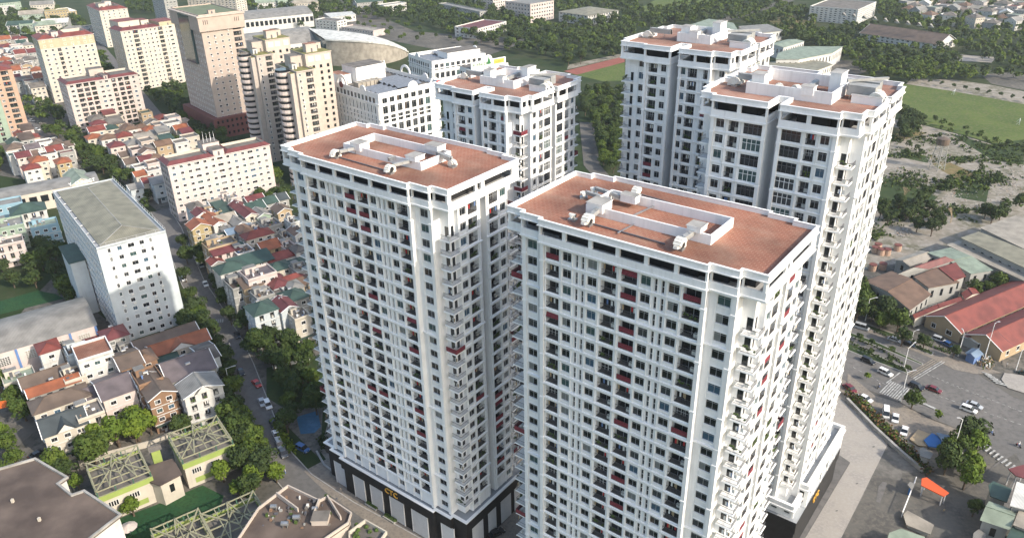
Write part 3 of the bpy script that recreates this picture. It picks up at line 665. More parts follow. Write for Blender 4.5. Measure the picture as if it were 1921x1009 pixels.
for q in ([(1655,235),(1740,250),(1700,262),(1660,262)], [(1690,280),(1745,296),(1740,306),(1690,296)], [(1745,290),(1840,330),(1850,345),(1800,340),(1750,310)],
          [(1650,330),(1700,345),(1760,370),(1720,400),(1650,400)], [(1780,250),(1921,290),(1921,310),(1860,300)], [(1800,345),(1860,330),(1850,380),(1790,370)], [(1870,270),(1921,262),(1921,300)]):
    patch('scrub_ground', q, 'dry_grass' if q[0][0] % 2 else 'grass_dark')
patch('sports_pitch', [(0,565),(70,545),(105,552),(120,560),(0,590)], 'turf'); patch('playground', [(556,782),(596,770),(602,800),(590,812),(564,814)], 'court_blue')
patch('lawn', [(500,690),(600,665),(610,760),(540,770),(500,745)], 'grass_dark'); patch('playground', [(215,975),(290,948),(380,910),(420,930),(400,990),(340,1015),(215,1020)], 'turf')
ribbon('street', [(1290,52),(1360,38),(1440,14),(1500,-6)], 14, 'asphalt_old'); ribbon('street', [(430,10),(520,0)], 12, 'asphalt_old')
# left street
ribbon('street', [(300,395),(322,430),(338,470),(362,530),(400,590),(430,640),(452,690),(470,740),(492,800),(520,860),(560,905),(640,960),(740,1015),(900,1110)], 8.5, 'asphalt', kerb=True)
ribbon('pavement', [(600,868),(640,905),(720,960),(800,1012),(900,1080)], 10, 'paving_brown', .10)
ribbon('street', [(40,220),(80,250),(150,330),(160,345)], 8, 'asphalt'); ribbon('street', [(-20,865),(60,800),(60,760)], 6, 'asphalt_old')
ribbon('street', [(100,30),(180,80),(230,140),(290,215),(330,240)], 9, 'asphalt')
ribbon('street', [(1100,230),(1110,310),(1140,345),(1180,420)], 9, 'asphalt_old', .1)
# crossing on the left street
def crossing(a, b, n, wd, ln, mt='paint_white', nm='zebra_crossing'):
    A, B = U(*a), U(*b); d = (B-A); L = d.length; d.normalize(); p = Vector((-d.y, d.x, 0)); m = MB()
    for i in range(n):
        c = A+d*(L*(i+.5)/n); q = [c+d*wd/2+p*ln/2, c-d*wd/2+p*ln/2, c-d*wd/2-p*ln/2, c+d*wd/2-p*ln/2]; m.poly([v+Vector((0,0,.34)) for v in q], mt)
    return m.obj(nm, kind='structure')
crossing((392,606),(420,602), 7, .5, 2.6)
# the boulevard on the right
patch('road', [(1560,596),(1751,672),(1790,690),(1830,700),(1900,745),(2060,800),(2060,1100),(1900,1000),(1850,885),(1880,860),(1823,814),(1748,786),(1688,755),(1590,716),(1540,690)], 'asphalt', .05)
patch('street', [(1850,885),(1905,850),(1921,880),(1850,960),(1800,1100),(1700,1100),(1740,1000),(1790,935)], 'asphalt_old', .07)
patch('pavement', [(1590,700),(1640,742),(1688,757),(1748,788),(1823,816),(1838,838),(1800,860),(1745,885),(1722,868),(1640,790),(1588,742)], 'paving_brown', .12)
patch('pavement', [(1600,595),(1751,655),(1880,700),(1830,702),(1790,694),(1751,674),(1600,612)], 'paving_brown', .12)
patch('pavement', [(1878,712),(1884,700),(1921,705),(2040,760),(2040,790),(1921,738),(1890,728)], 'paving', .16)
def island(px, h, mt, top): 
    m = MB(); prism(m, offset([tuple(U(a,b))[:2] for a, b in px], 0), .05, h, mt, top); prism(m, offset([tuple(U(a,b))[:2] for a, b in px], .35), h, h+.05, mt, 'grass_dark'); return m.obj('median_strip', kind='structure')
island([(1560,612),(1640,640),(1731,682),(1733,687),(1640,648),(1560,618)], .2, 'kerb', 'kerb'); island([(1560,630),(1640,664),(1700,692),(1704,702),(1640,678),(1560,645)], .2, 'kerb', 'kerb')
island([(1600,600),(1680,628),(1752,662),(1748,668),(1680,637),(1600,607)], .25, 'kerb', 'kerb')
def stripe(a, b, w, mt='paint_white', n=1, duty=.5, z=.34):
    A, B = U(*a), U(*b); d = B-A; L = d.length; d.normalize(); m = MB(); z0 = Vector((0,0,z))
    for i in range(n):
        s = L*i/n; e = s+L/n*(duty if n > 1 else 1); q = Vector((-d.y, d.x, 0))*w/2; m.poly([A+d*s+q+z0, A+d*s-q+z0, A+d*e-q+z0, A+d*e+q+z0], mt)
    m.obj('road_marking', kind='structure')
for k in range(5):
    f = k/4; stripe((1702+f*14,704+f*10),(1752+f*20,674+f*6), .32, 'paint_yellow' if k < 3 else 'paint_white')
for k in range(9): f = k/8; stripe((1652+f*36-2,738+f*14),(1672+f*34,716+f*14), .4)
for k in range(9): stripe((1833+k*7.6,836+k*5.6),(1843+k*7.6,829+k*5.6), .55)
for k in range(6): stripe((1842+k*5,699+k*4),(1860+k*6,705+k*4), .5)
stripe((1723,754),(1755,768), .9); stripe((1600,690),(1690,738), .15, n=8); stripe((1730,700),(1921,775), .16, n=20); stripe((1750,740),(1921,800), .16, n=14); stripe((1600,655),(1700,690), .16, n=12); stripe((1600,626),(1740,680), .14, n=16)
stripe((1662,720),(1688,700), .35); stripe((1770,718),(2000,806), .12, n=16)
# the plaza in front of the right-hand tower
patch('plaza', [(1520,700),(1590,760),(1640,800),(1664,836),(1581,1009),(1570,1060),(1380,1060),(1450,900)], 'paving', .05)
patch('plaza', [(1664,836),(1720,872),(1746,900),(1700,960),(1690,1009),(1680,1080),(1550,1080),(1578,1009)], 'stained', .05)
patch('plaza', [(1578,1009),(1640,890),(1700,905),(1712,940),(1690,1000),(1670,1080),(1550,1080)], 'asphalt_old', .07)
patch('yard', [(1692,888),(1745,884),(1800,930),(1770,1000),(1690,1000)], 'asphalt_old', .05)
patch('ramp', [(1648,912),(1656,904),(1664,906),(1656,930),(1650,944),(1643,941)], 'asphalt', .12)
m = MB(); c0 = U(1576,868); prism(m, [tuple(U(a,b))[:2] for a, b in ((1566,850),(1594,869),(1480,1060),(1440,1060))], .05, .5, 'dark_stone', 'asphalt'); m.obj('steps', kind='structure')
for a, b in (((1636,838),(1638,832)), ((1567,958),(1570,955)), ((1605,907),(1608,905)), ((1705,918),(1710,915))): patch('drain_cover', [(a[0],a[1]),(a[0]+4,a[1]-1),(a[0]+5,a[1]+1),(a[0]+1,a[1]+2)], 'asphalt', .13)
# ------------------------------------------------ other buildings
def cl(name, c, rough=.85, var=.08, sc=.3, **k): mat(name, c, rough, var, sc, **k)
cl('w_cream',(.54,.495,.42),streak=.12); cl('w_yellow',(.46,.40,.27)); cl('w_pink',(0.56,0.48,0.44),streak=.12); cl('w_palepink',(0.576,0.496,0.464),streak=.15); cl('w_peach',(0.448,0.368,0.312),streak=.08)
cl('w_blue',(0.512,0.56,0.584),streak=.12); cl('w_white',(0.576,0.568,0.544),streak=.2); cl('w_beige',(0.496,0.432,0.376),streak=.12); cl('w_grey',(0.32,0.32,0.304),streak=.3); cl('w_lime',(0.288,0.368,0.096)); cl('w_salmon',(0.448,0.304,0.224)); cl('w_mint',(0.288,0.368,0.288))
cl('w_tan',(0.4,0.304,0.192),streak=.2); cl('w_brick',(0.24,0.144,0.088),streak=.2); cl('w_maroon',(0.16,0.055,0.045)); cl('w_sky',(0.24,0.384,0.464)); cl('w_ochre',(0.384,0.304,0.16),streak=.2)
def sheet(n, c, s=1.6, st=.3, **k): mat(n, c, .6, .22, .25, stripes=(s, st, 'X'), **k)
sheet('r_maroon',(.18,.05,.05)); sheet('r_red',(.24,.06,.045)); sheet('r_orange',(.36,.12,.055)); sheet('r_green',(.055,.10,.082)); sheet('r_palegreen',(.30,.36,.28)); sheet('r_khaki',(.26,.245,.18),.5,.15)
sheet('r_grey',(.28,.27,.25),.8,.25); sheet('r_slate',(.07,.085,.09)); sheet('r_brown',(.17,.125,.095)); sheet('r_mauve',(.17,.14,.145)); sheet('r_rust',(.24,.15,.10),1.0,.5); sheet('r_blue',(.20,.28,.38)); sheet('r_white',(.66,.66,.62),.4,.15); sheet('r_tan',(.40,.36,.30))
mat('r_flat',(.17,.155,.14),.95,.3,.25); mat('r_olive',(.22,.21,.07),.95,.35,.3); mat('r_deck',(.07,.052,.044),.95,.35,.12,col2=(.15,.115,.095)); mat('solar',(.02,.03,.06),.2,.1); mat('r_greenflat',(.15,.18,.11),.9,.15,.2)
FRN = Vector((0,-1))
def even(W, n, w, m=.8, kd='w'): 
    st = (W-2*m)/n; return [(m+st*(i+.5)-w/2, m+st*(i+.5)+w/2, kd) for i in range(n)]
def flatroof(root, W, D, h, wm, deck, par=.9, th=.25, ov=0):
    m = MB(); m.box(.3,W-.3,.3,D-.3,h-.25,h,deck); m.obj('roof', root)
    if par: p = MB(); ring(p, [(-ov,-ov),(W+ov,-ov),(W+ov,D+ov),(-ov,D+ov)], th, h-.3, h+par, wm, 'white_trim' if wm in ('w_white',) else wm); p.obj('parapet', root)
def piproof(root, W, D, h, mt, kind='gabx', rh=None, ov=.5, wm='w_white', nm='roof'):
    """gabx: ridge along x; gaby: ridge along y; hip; shedf: falls to the front; flat slab thickness .18"""
    rh = rh or min(W, D)*.28; m = MB(); g = MB(); t = .16; a, b, c, d = -ov, W+ov, -ov, D+ov
    if kind == 'gabx':
        y = D/2; m.poly([(a,c,h),(b,c,h),(b,y,h+rh),(a,y,h+rh)], mt); m.poly([(a,d,h),(a,y,h+rh),(b,y,h+rh),(b,d,h)], mt)
        for x in (a, b): m.bar((x,c,h-t/2),(x,y,h+rh-t/2),.2,t,'white_trim'); m.bar((x,d,h-t/2),(x,y,h+rh-t/2),.2,t,'white_trim')
        for x in (0.02, W-.02): g.poly([(x,0,h-.2),(x,D,h-.2),(x,D/2,h+rh-.25)], wm)
        m.bar((a,y,h+rh+.04),(b,y,h+rh+.04),.35,.14,mt)
    elif kind == 'gaby':
        x = W/2; m.poly([(a,c,h),(a,d,h),(x,d,h+rh),(x,c,h+rh)], mt); m.poly([(b,c,h),(x,c,h+rh),(x,d,h+rh),(b,d,h)], mt)
        for y in (c, d): m.bar((a,y,h-t/2),(x,y,h+rh-t/2),.2,t,'white_trim'); m.bar((b,y,h-t/2),(x,y,h+rh-t/2),.2,t,'white_trim')
        for y in (0.02, D-.02): g.poly([(0,y,h-.2),(W,y,h-.2),(W/2,y,h+rh-.25)], wm)
        m.bar((x,c,h+rh+.04),(x,d,h+rh+.04),.35,.14,mt)
    elif kind == 'hip':
        if W >= D: r0, r1 = (D/2, D/2), (W-D/2, D/2)
        else: r0, r1 = (W/2, W/2), (W/2, D-W/2)
        A,B,C_,D_ = (a,c,h),(b,c,h),(b,d,h),(a,d,h); R0 = (*r0,h+rh); R1 = (*r1,h+rh)
        for q in ([A,B,R1,R0],[C_,D_,R0,R1],[B,C_,R1],[D_,A,R0]) if W >= D else ([A,B,R0],[B,C_,R1,R0],[C_,D_,R1],[D_,A,R0,R1]): m.poly(q, mt)
        m.poly([A,D_,C_,B], mt); m.bar(R0,R1,.35,.2,mt)
        for p, r in ((A,R0),(D_,R0 if W >= D else R1),(B,R1 if W >= D else R0),(C_,R1)): m.bar(p, r, .25,.12,mt)
    elif kind == 'shed':
        m.poly([(a,c,h),(b,c,h),(b,d,h+rh),(a,d,h+rh)], mt); m.poly([(a,c,h-t),(a,d,h+rh-t),(b,d,h+rh-t),(b,c,h-t)], mt); m.bar((a,c,h-t/2),(b,c,h-t/2),.1,t,mt)
        for x in (.02, W-.02): g.poly([(x,0,h-.1),(x,D,h-.1),(x,D,h+rh-.2)], wm)
        g.poly([(0,D-.02,h-.1),(W,D-.02,h-.1),(W,D-.02,h+rh-.2),(0,D-.02,h+rh-.2)], wm)
    r = m.obj(nm, root)
    if g.v: g.obj('gable', root)
    return r
NB = [0]
def block(name, label, cat, FL, h, W, D, ang, fl, wm, front=None, left=None, rightc=None, roof='flat', deck='r_flat', par=.9, wh=1.4, group=None, seed=0, band=None, limit=100, rh=None, ov=.5, wstyle='plain', back=None, sills=False):
    NB[0] += 1; rnd = random.Random(NB[0]*13+seed)
    root = thing(name, label, cat, (FL[0], FL[1], 0), math.radians(ang), group)
    fh = h/fl; zs = [k*fh+fh*.32 for k in range(fl)]; m = MB(); wins, lgs = [], []
    def fc(a, b, n, cols):
        av = Vector(a); d = (Vector(b)-av).normalized(); nn = Vector(n); rz = math.atan2(-nn.y,-nn.x)-math.pi/2; ops = []
        for (s0, s1, kd) in (cols or []):
            hh = wh if kd == 'w' else fh*.72; zz = [(z if kd == 'w' else z-fh*.2) for z in zs]
            ops.append((s0, s1, [(z, z+hh) for z in zz], .25 if kd == 'w' else 1.1, 'dark_void'))
            c = av+d*((s0+s1)/2)
            for z in zz:
                if kd == 'w': wins.append((win_mb(s1-s0, hh, rnd.randrange(14), wstyle), Vector((c.x,c.y,z)), rz, n))
                else: lgs.append((loggia_mb(s1-s0, hh, rnd.choice([0,1,2,4,5,6,8,11]), 1.05), Vector((c.x,c.y,z)), rz, n))
        wall(m, a, b, 0, h, ops, wm, n)
    fc((0,0),(W,0),(0,-1),front); fc((0,D),(0,0),(-1,0),left); fc((W,0),(W,D),(1,0),rightc); fc((W,D),(0,D),(0,1),back)
    if band:
        for (z0, z1, mt) in band: ring(m, offset([(0,0),(W,0),(W,D),(0,D)], -.06), .05, z0, z1, mt)
    if sills:
        for k in range(1, fl): ring(m, offset([(0,0),(W,0),(W,D),(0,D)], -.12), .11, k*fh-.12, k*fh+.12, 'w_white')
    m.obj('wall', root)
    if roof == 'flat': flatroof(root, W, D, h, wm, deck, par)
    elif roof: piproof(root, W, D, h, deck, roof, rh, ov, wm)
    if wins: place_parts(root, 'window', wins, 'windows', limit)
    if lgs: place_parts(root, 'balcony', lgs, 'balconies', limit)
    return root
def part(root, name, fn, **k): m = MB(); fn(m); return m.obj(name, root, **k)
def tank(root, x, y, z, s=1.0):
    t = part(root, 'water_tank', lambda m: m.cyl((x-.8*s,y,z+1.1*s),.55*s,1.6*s,'steel',10,axis='x')); part(t, 'stand', lambda m: [m.box(x+dx-.05,x+dx+.05,y-.4,y+.4,z,z+.6*s,'steel') for dx in (-.5,.5)] and None)
def pen(root, x0, x1, y0, y1, z, h, wm='w_white', top='r_flat', nm='stair_tower'):
    p_ = part(root, nm, lambda m: (m.box(x0,x1,y0,y1,z,z+h,wm,top), m.box(x0-.15,x1+.15,y0-.15,y1+.15,z+h+.001,z+h+.18,wm,top)))
    if h > 1.9 and nm == 'stair_tower': part(p_, 'door', lambda m: m.box((x0+x1)/2-.45,(x0+x1)/2+.45,y0-.05,y0-.004,z+.02,z+1.9,'rail'))
P2 = lambda px, py, z: tuple(U(px, py, z))[:2]
def along(p, ang, s, t=0): a = math.radians(ang); return (p[0]+math.cos(a)*s-math.sin(a)*t, p[1]+math.sin(a)*s+math.cos(a)*t)
# A pale blue dormitory slab with the khaki roof
A = block('apartment_block', 'long pale blue slab block with a hipped khaki roof by the left street', 'apartment block', (-138.1,237.1), 36.5, 22.5, 70, 38, 11, 'w_blue',
   front=[(3.2,4.0,'w'),(6.2,7.6,'w'),(9.6,11.6,'w'),(13.4,14.8,'w'),(16.6,17.4,'w')], left=even(70,26,1.3), rightc=even(70,20,1.2), roof='flat', deck='grey_deck', par=.5, wh=1.5)
piproof_root = A
r = MB(); W, D, h = 22.5, 70, 36.55
a, b, c, d, r0, r1, z1, z2 = 1.4, 21.1, 1.4, 68.6, (11.2,11,38.4), (11.2,60,38.4), 36.9, 0
for q in ([(a,c,z1),(b,c,z1),r0],[(b,c,z1),(b,d,z1),r1,r0],[(b,d,z1),(a,d,z1),r1],[(a,d,z1),(a,c,z1),r0,r1]): r.poly(q, 'r_khaki')
for q in (((a,c),(b,c)),((b,c),(b,d)),((b,d),(a,d)),((a,d),(a,c))): r.poly([(*q[0],36.5),(*q[1],36.5),(*q[1],z1),(*q[0],z1)], 'w_grey')
for q in (((a,c,z1),r0),((b,c,z1),r0),((a,d,z1),r1),((b,d,z1),r1),(r0,r1)): r.bar(Vector(q[0])+Vector((0,0,.05)), Vector(q[1])+Vector((0,0,.05)), .25,.1,'w_grey')
r.obj('hipped_roof', A)
m = MB()
for (x0,y0,x1,y1) in ((0,0,22.5,0),(22.5,0,22.5,70),(0,0,0,70)):
    n = int(max(abs(x1-x0),abs(y1-y0))/3)
    for i in range(n+1): m.box(x0+(x1-x0)*i/n-.05,x0+(x1-x0)*i/n+.05,y0+(y1-y0)*i/n-.05,y0+(y1-y0)*i/n+.05,37,38,'rail_light')
    m.bar((x0,y0,38),(x1,y1,38),.07,.07,'rail_light')
m.obj('railing', A)
for i in range(7): tank(A, .7+.01*i, 6+i*9, 36.5, .5)
letters(A, 'Y  CUNSGT', (11,69.6,37.6), 1.9, 'white_trim', 0)
block('annexe', 'small pale blue annexe with a dark green roof against the slab block', 'annexe', along((-138.1,237.1),38,-5.5,30), 22, 5, 16, 38, 7, 'w_blue', roof='shed', deck='r_green', rh=1)
# B white-pink slab with maroon roof edge
def mansard(root, W, D, h, mt='r_maroon', gap=None, dk='r_flat', hh=1.6, inn=2.2):
    for (x0, x1) in (gap or [(0,W)]):
        m = MB(); o = [(x0-.4,-.5),(x1+.4,-.5),(x1+.4,D+.5),(x0-.4,D+.5)]; q = offset(o, inn)
        for i in range(4): j = (i+1) % 4; m.poly([(*o[i],h+.1),(*o[j],h+.1),(*q[j],h+hh),(*q[i],h+hh)], mt); m.poly([(*q[i],h+hh),(*q[j],h+hh),(*q[j],h+.3),(*q[i],h+.3)], 'w_cream'); m.poly([(*o[i],h-.25),(*o[j],h-.25),(*o[j],h+.1),(*o[i],h+.1)], 'w_white')
        m.poly([(*p,h+.3) for p in q], dk); m.poly([(*p,h-.25) for p in o][::-1], 'w_white'); m.obj('roof', root)
wf = [(1.5+3.7*i,1.5+3.7*i+1.5,'w') for i in range(13)]; wf[3] = (12.0,14.4,'w'); wf[6] = (22.9,25.6,'w'); wf[10] = (38,40.5,'w')
B = block('apartment_block', 'white and pale pink slab block with a maroon roof edge above the red-roofed houses', 'apartment block', (-158.6,346.9), 28, 49.5, 13.5, 38, 9, 'w_palepink', front=wf, left=[(2,4.5,'l'),(5.5,8,'l'),(9,11.5,'l')], rightc=even(13.5,3,1.5), roof=None, wh=1.25)
mansard(B, 49.5, 13.5, 28, gap=[(0,21.5),(27.5,49.5)]); pen(B, 21.9,27.1,1,13,27.7,2.6,'w_palepink'); pen(B, 20,28,9,17,27.7,4.2,'w_palepink')
for i in range(10): part(B, 'aerial', lambda m: m.box(21+i*.7,21.06+i*.7,10+(i*37%5),10.06+(i*37%5),31,35+(i%3),'white_trim'))
# C pink block
C = block('apartment_block', 'pink slab block with maroon roof halves in front of the cream blocks', 'apartment block', (-281.6,500.5), 31.5, 44, 21, 40, 10, 'w_pink', front=[(2,4,'w'),(5.5,9,'l'),(10,13,'l'),(14,17,'l'),(19.5,21.5,'w'),(23,25,'w'),(27,29.5,'l'),(31,34,'l'),(35,38,'l'),(40,41.6,'w')], left=even(21,6,1.6), rightc=even(21,5,1.5), roof=None)
mansard(C, 44, 21, 31.5, gap=[(0,23),(26,44)]); pen(C,23.3,25.7,2,18,31,2.2,'w_pink'); pen(C,18,27,14,22,31,5,'w_beige')
# D cream block two halves
D_ = block('apartment_block', 'leftmost cream block, its upper two floors tan, red hipped roofs', 'apartment block', P2(71,76,45.8), 45.8, 37, 24, 38, 14, 'w_cream', front=[(2.5,4,'w'),(7,8.5,'w'),(11,13.4,'l'),(16,17.5,'w'),(21,22.5,'w'),(25.5,26.5,'w'),(29.5,31,'w'),(33.5,35,'w')], left=even(24,5,1.4), rightc=even(24,5,1.4), roof=None, band=[(39.4,45.7,'w_yellow')])
mansard(D_, 37, 24, 45.8, 'r_red', gap=[(0,11),(14,37)], hh=2.6, inn=5); pen(D_,10.5,15,7,16,45.5,3.6,'w_palepink')
E_ = block('apartment_block', 'broad cream block with a stepped red roof behind the pink block', 'apartment block', (-293.3,613.4), 45.5, 44, 22, 45, 14, 'w_cream', front=[(2,3.4,'w'),(5.5,6.9,'w'),(9,13,'l'),(15,16.2,'w'),(18.5,19.7,'w'),(22,23.2,'w'),(25.5,26.7,'w'),(28.5,32,'l'),(34.5,35.3,'w'),(37,39.5,'w')], left=even(22,5,1.4), rightc=even(22,5,1.4), roof=None)
mansard(E_, 44, 22, 45.5, 'r_maroon', gap=[(0,30)], hh=2.2, inn=4); pen(E_,30.3,43.8,0.2,20,45.4,3.0,'w_yellow','r_red'); pen(E_,4,20,12,30,45.4,5,'w_cream','r_red'); pen(E_,22,28,14,26,45.4,4,'w_cream','r_red')
F_ = block('apartment_block', 'farthest narrow cream block with a red roof left of the peach tower', 'apartment block', P2(186,21,35.2), 35.2, 26, 51, 38, 12, 'w_cream', front=even(26,5,1.3), left=even(51,16,1.8), roof=None)
mansard(F_, 26, 51, 35.2, 'r_red', hh=2.6, inn=6); pen(F_,3,9,12,24,36,4,'w_cream'); pen(F_,12,18,26,38,36,4,'w_palepink')
# G peach tower on a maroon base
G_ = block('office_tower', 'tall peach tower with a flat green roof, overhanging crown and maroon base', 'tower', (-184,486), 74, 26, 46, 40, 21, 'w_peach', front=[(3,4.2,'w'),(7,8.2,'w'),(11.5,12.7,'w'),(15.5,16.7,'w'),(19.5,24.5,'l')], left=even(46,14,.9), rightc=even(46,12,1.2), roof='flat', deck='r_greenflat', par=.6, wh=1.1)
part(G_, 'crown', lambda m: (ring(m, offset([(0,0),(26,0),(26,46),(0,46)], -1.3), 1.28, 65, 73.2, 'w_peach'), ring(m, offset([(0,0),(26,0),(26,46),(0,46)], -1.9), 1.9, 73.2, 74, 'w_beige'),
   [m.box(x,x+.35,-1.36,-1.302,69,71.6,'dark_void') for x in (1.6,2.8,4.0,21,22.2,23.4)]))
part(G_, 'base', lambda m: (ring(m, offset([(0,0),(26,0),(26,46),(0,46)], -4), 3.9, 0, 12.5, 'w_maroon', 'w_maroon'), [m.box(x,x+1.2,-4.06,-4.002,z,z+1.6,'glass_dark') for x in range(-2,28,3) for z in (2,6,9.6)]))
part(G_, 'glass_bay', lambda m: m.box(-1.5,-.05,14,32,44,73,'glass_teal')); pen(G_, 7,11,1.5,4,74,2.4,'w_peach')
J_ = block('apartment_block', 'salmon and pale green block cut off by the left edge', 'apartment block', along((-308.2,492.8),38,-46), 43.8, 46, 18, 38, 13, 'w_mint', front=even(34,8,2.2,1.0,'l')+[(36,37.6,'w'),(39.5,43.5,'l')], rightc=even(18,4,1.4), deck='r_red', roof='hip', rh=3)
part(J_, 'salmon_bay', lambda m: (wall(m, (35.2,-.12),(46.12,-.12),.05,43.7,[(.7,2.4,[(k*3.37+1,k*3.37+2.6) for k in range(13)],.11,None),(4.2,8.4,[(k*3.37+.4,k*3.37+2.8) for k in range(13)],.11,None)],'w_salmon',(0,-1)), m.poly([(46.12,-.12,0),(46.12,18,0),(46.12,18,43.7),(46.12,-.12,43.7)],'w_salmon')))
# H two beige stepped towers
for k, (px, lab) in enumerate((((481,107),'left one of the two stepped beige apartment towers with olive flat roofs'), ((556,137),'right one of the two stepped beige apartment towers, partly hidden by the slab tower roof'))):
    FL = P2(*px, 60); ax = 38
    fr = [(1.2,2.1,'w'),(4.9,8.6,'l')]
    t = block('stepped_tower', lab, 'tower', FL, 60, 9.6, 26, ax, 19, 'w_beige', front=fr, left=[(2,6,'l'),(9,13,'l'),(15,19,'l')], rightc=[(3,6,'l'),(9,11,'w'),(14,17,'l')], roof='flat', deck='r_olive', par=.5)
    part(t, 'bay', lambda m: (m.box(-2.6,-.05,1.5,5.5,0,59.5,'w_beige','r_olive'), m.cyl((-3.2,9.5,0),3.7,59.2,'w_beige',16,cap='r_olive')), label='rounded bay with curved balconies')
    part(t, 'curved_balcony', lambda m: [m.cyl((-3.2,9.5,z*3.16+1.2),4.0,1.5,'w_palepink',16) for z in range(19)])
    part(t, 'curved_window', lambda m: [m.cyl((-3.2,9.5,z*3.16+2.75),3.72,1.15,'glass_dark',16) for z in range(19)])
    part(t, 'wing', lambda m: (m.box(9.7,24,9,27,0,66,'w_beige','r_olive'), m.box(9.7,12,3,9,0,60,'w_beige','r_olive'), m.box(9.4,24.3,8.7,27,66.01,66.4,'w_beige','r_olive'), [m.box(x,x+3,8.9,8.99,62.2,65,'soffit') for x in (11,15,20)], [m.box(x,x+1.3,8.9,8.99,z*3.2+1,z*3.2+2.6,'glass_dark') for x in (13,17,21) for z in range(19)]))
    pen(t, 3,12,12,20,60,5.5,'w_beige','r_flat'); pen(t, 12,18,12,16,66.4,4,'w_beige','roof_tile'); pen(t, 1.5,4,8,12,60,2.5,'w_white'); pen(t,19,23,18,24,66.4,3,'w_beige')
FOOT = []                                # footprints kept free of trees: (cx, cy, ang, halfW, halfD)
FPOLY = []
def foot(FL, W, D, ang):
    c = along(FL, ang, W/2, D/2); FOOT.append((c[0], c[1], math.radians(ang), W/2+1.5, D/2+1.5))
for F, W, D, a in (((-138.1,237.1),24,72,38),((-158.6,346.9),50,14,38),((-281.6,500.5),44,21,40),(P2(71,76,45.8),37,24,38),((-293.3,613.4),44,22,45),(P2(186,21,35.2),26,51,38),((-184,486),26,46,40),
                   (P2(481,107,60),26,28,38),(P2(556,137,60),26,28,38),(along((-308.2,492.8),38,-46),46,18,38)): foot(F, W, D, a)
for O, L, D in ((O1,48.7,22),(O2,47.3,22),(O3,31,29),(O4,31,29),(O5,31,29)):
    c = Vector(O)-dA*L/2+dB*D/2; FOOT.append((c.x, c.y, PSI, L/2+4, D/2+4))
def blocked(x, y, r=1.5):
    if any(inpoly(x+dx, y+dy, P_) for P_ in FPOLY for dx, dy in ((0,0),(r*.7,0),(-r*.7,0),(0,r*.7),(0,-r*.7))): return True
    for (cx, cy, a, hw, hd) in FOOT:
        dx, dy = x-cx, y-cy; c, s = math.cos(a), math.sin(a)
        if abs(dx*c+dy*s) < hw+r-1.5 and abs(-dx*s+dy*c) < hd+r-1.5: return True
    return False
def inpoly(x, y, P_):
    r = False; n = len(P_)
    for i in range(n):
        a, b = P_[i], P_[(i+1)%n]
        if (a[1] > y) != (b[1] > y) and x < (b[0]-a[0])*(y-a[1])/(b[1]-a[1])+a[0]: r = not r
    return r
STREETS = [[(300,395),(322,430),(338,470),(362,530),(400,590),(430,640),(452,690),(470,740),(492,800),(520,860),(560,905),(640,960),(740,1015)],[(1100,230),(1110,310),(1140,345)],[(100,30),(180,80),(230,140),(290,215),(330,240)]]
SG = [[Vector(P2(*p,0)) for p in s] for s in STREETS]
def onstreet(x, y, w=5.6):
    p = Vector((x,y))
    for s in SG:
        for a, b in zip(s, s[1:]):
            ab = b-a; t = max(0, min(1, (p-a).dot(ab)/ab.length_squared))
            if (a+ab*t-p).length < w: return True
    return False
def Hpx(top, bot): a = U(*top); b = U(*bot); return CAMH*(1-math.hypot(b.x,b.y)/math.hypot(a.x,a.y))
def bpx(tp, bt, R, Lf):
    h = Hpx(tp, bt); p, r, l = P2(*tp,h), P2(*R,h), P2(*Lf,h); d = (Vector(r)-Vector(p)); return p, h, d.length, (Vector(l)-Vector(p)).length, math.degrees(math.atan2(d.y,d.x))
# ornate white office blocks with arched parapets
def ornate(label, FL, h, W, D, ang, fl, sign=None):
    fb = [(2.1+4.6*i,2.1+4.6*i+3.0,'w') for i in range(int((W-4)/4.6))]; lb = [(1.75+3.4*i,1.75+3.4*i+2.3,'w') for i in range(int((D-3)/3.4))]
    t = block('office_block', label, 'office block', FL, h, W, D, ang, fl, 'white_wall', front=fb, left=lb, rightc=lb, roof='flat', deck='r_flat', par=2.4, wh=h/fl*.76)
    foot(FL, W, D, ang)
    m = MB(); 
    for (z0, z1, o) in ((h-3.4,h-2.9,.5),(h*.74,h*.74+.4,.35),(h*.42,h*.42+.4,.35)): ring(m, offset([(0,0),(W,0),(W,D),(0,D)],-o), o, z0, z1, 'white_trim')
    m.obj('cornice', t)
    m = MB()
    for i in range(int(D/3.4)+1): y = min(D, .6+i*3.4); m.box(-.35,-.01,y,y+.7,0,h-3.5,'white_trim')
    for i in range(int(W/4.6)+1): m.box(.8+i*4.6,1.6+i*4.6,-.35,-.01,0,h-3.5,'white_trim')
    m.obj('pilaster', t)
    def arch(cx, cy, r, ax, open_=False):
        m = MB(); n = 12
        for i in range(n):
            a0, a1 = math.pi*i/n, math.pi*(i+1)/n; ri = r*.72 if open_ else 0
            for (o) in (0,):
                P_ = lambda a, rr, w: (cx+(rr*math.cos(a) if ax == 'x' else w), cy+(w if ax == 'x' else rr*math.cos(a)), h+2.2+rr*math.sin(a))
                for w in (-.25, .25): m.poly([P_(a0,ri,w),P_(a0,r,w),P_(a1,r,w),P_(a1,ri,w)], 'white_wall')
                m.poly([P_(a0,r,-.25),P_(a0,r,.25),P_(a1,r,.25),P_(a1,r,-.25)], 'white_trim')
                if open_: m.poly([P_(a0,ri,-.25),P_(a0,ri,.25),P_(a1,ri,.25),P_(a1,ri,-.25)], 'white_trim')
        m.obj('parapet_arch', t)
    return t, arch
I1, arch = ornate('ornate white office block with arched parapets beside the stepped beige towers', (-66.4,396.4), 45, 39.6, 61.8, 43, 9)
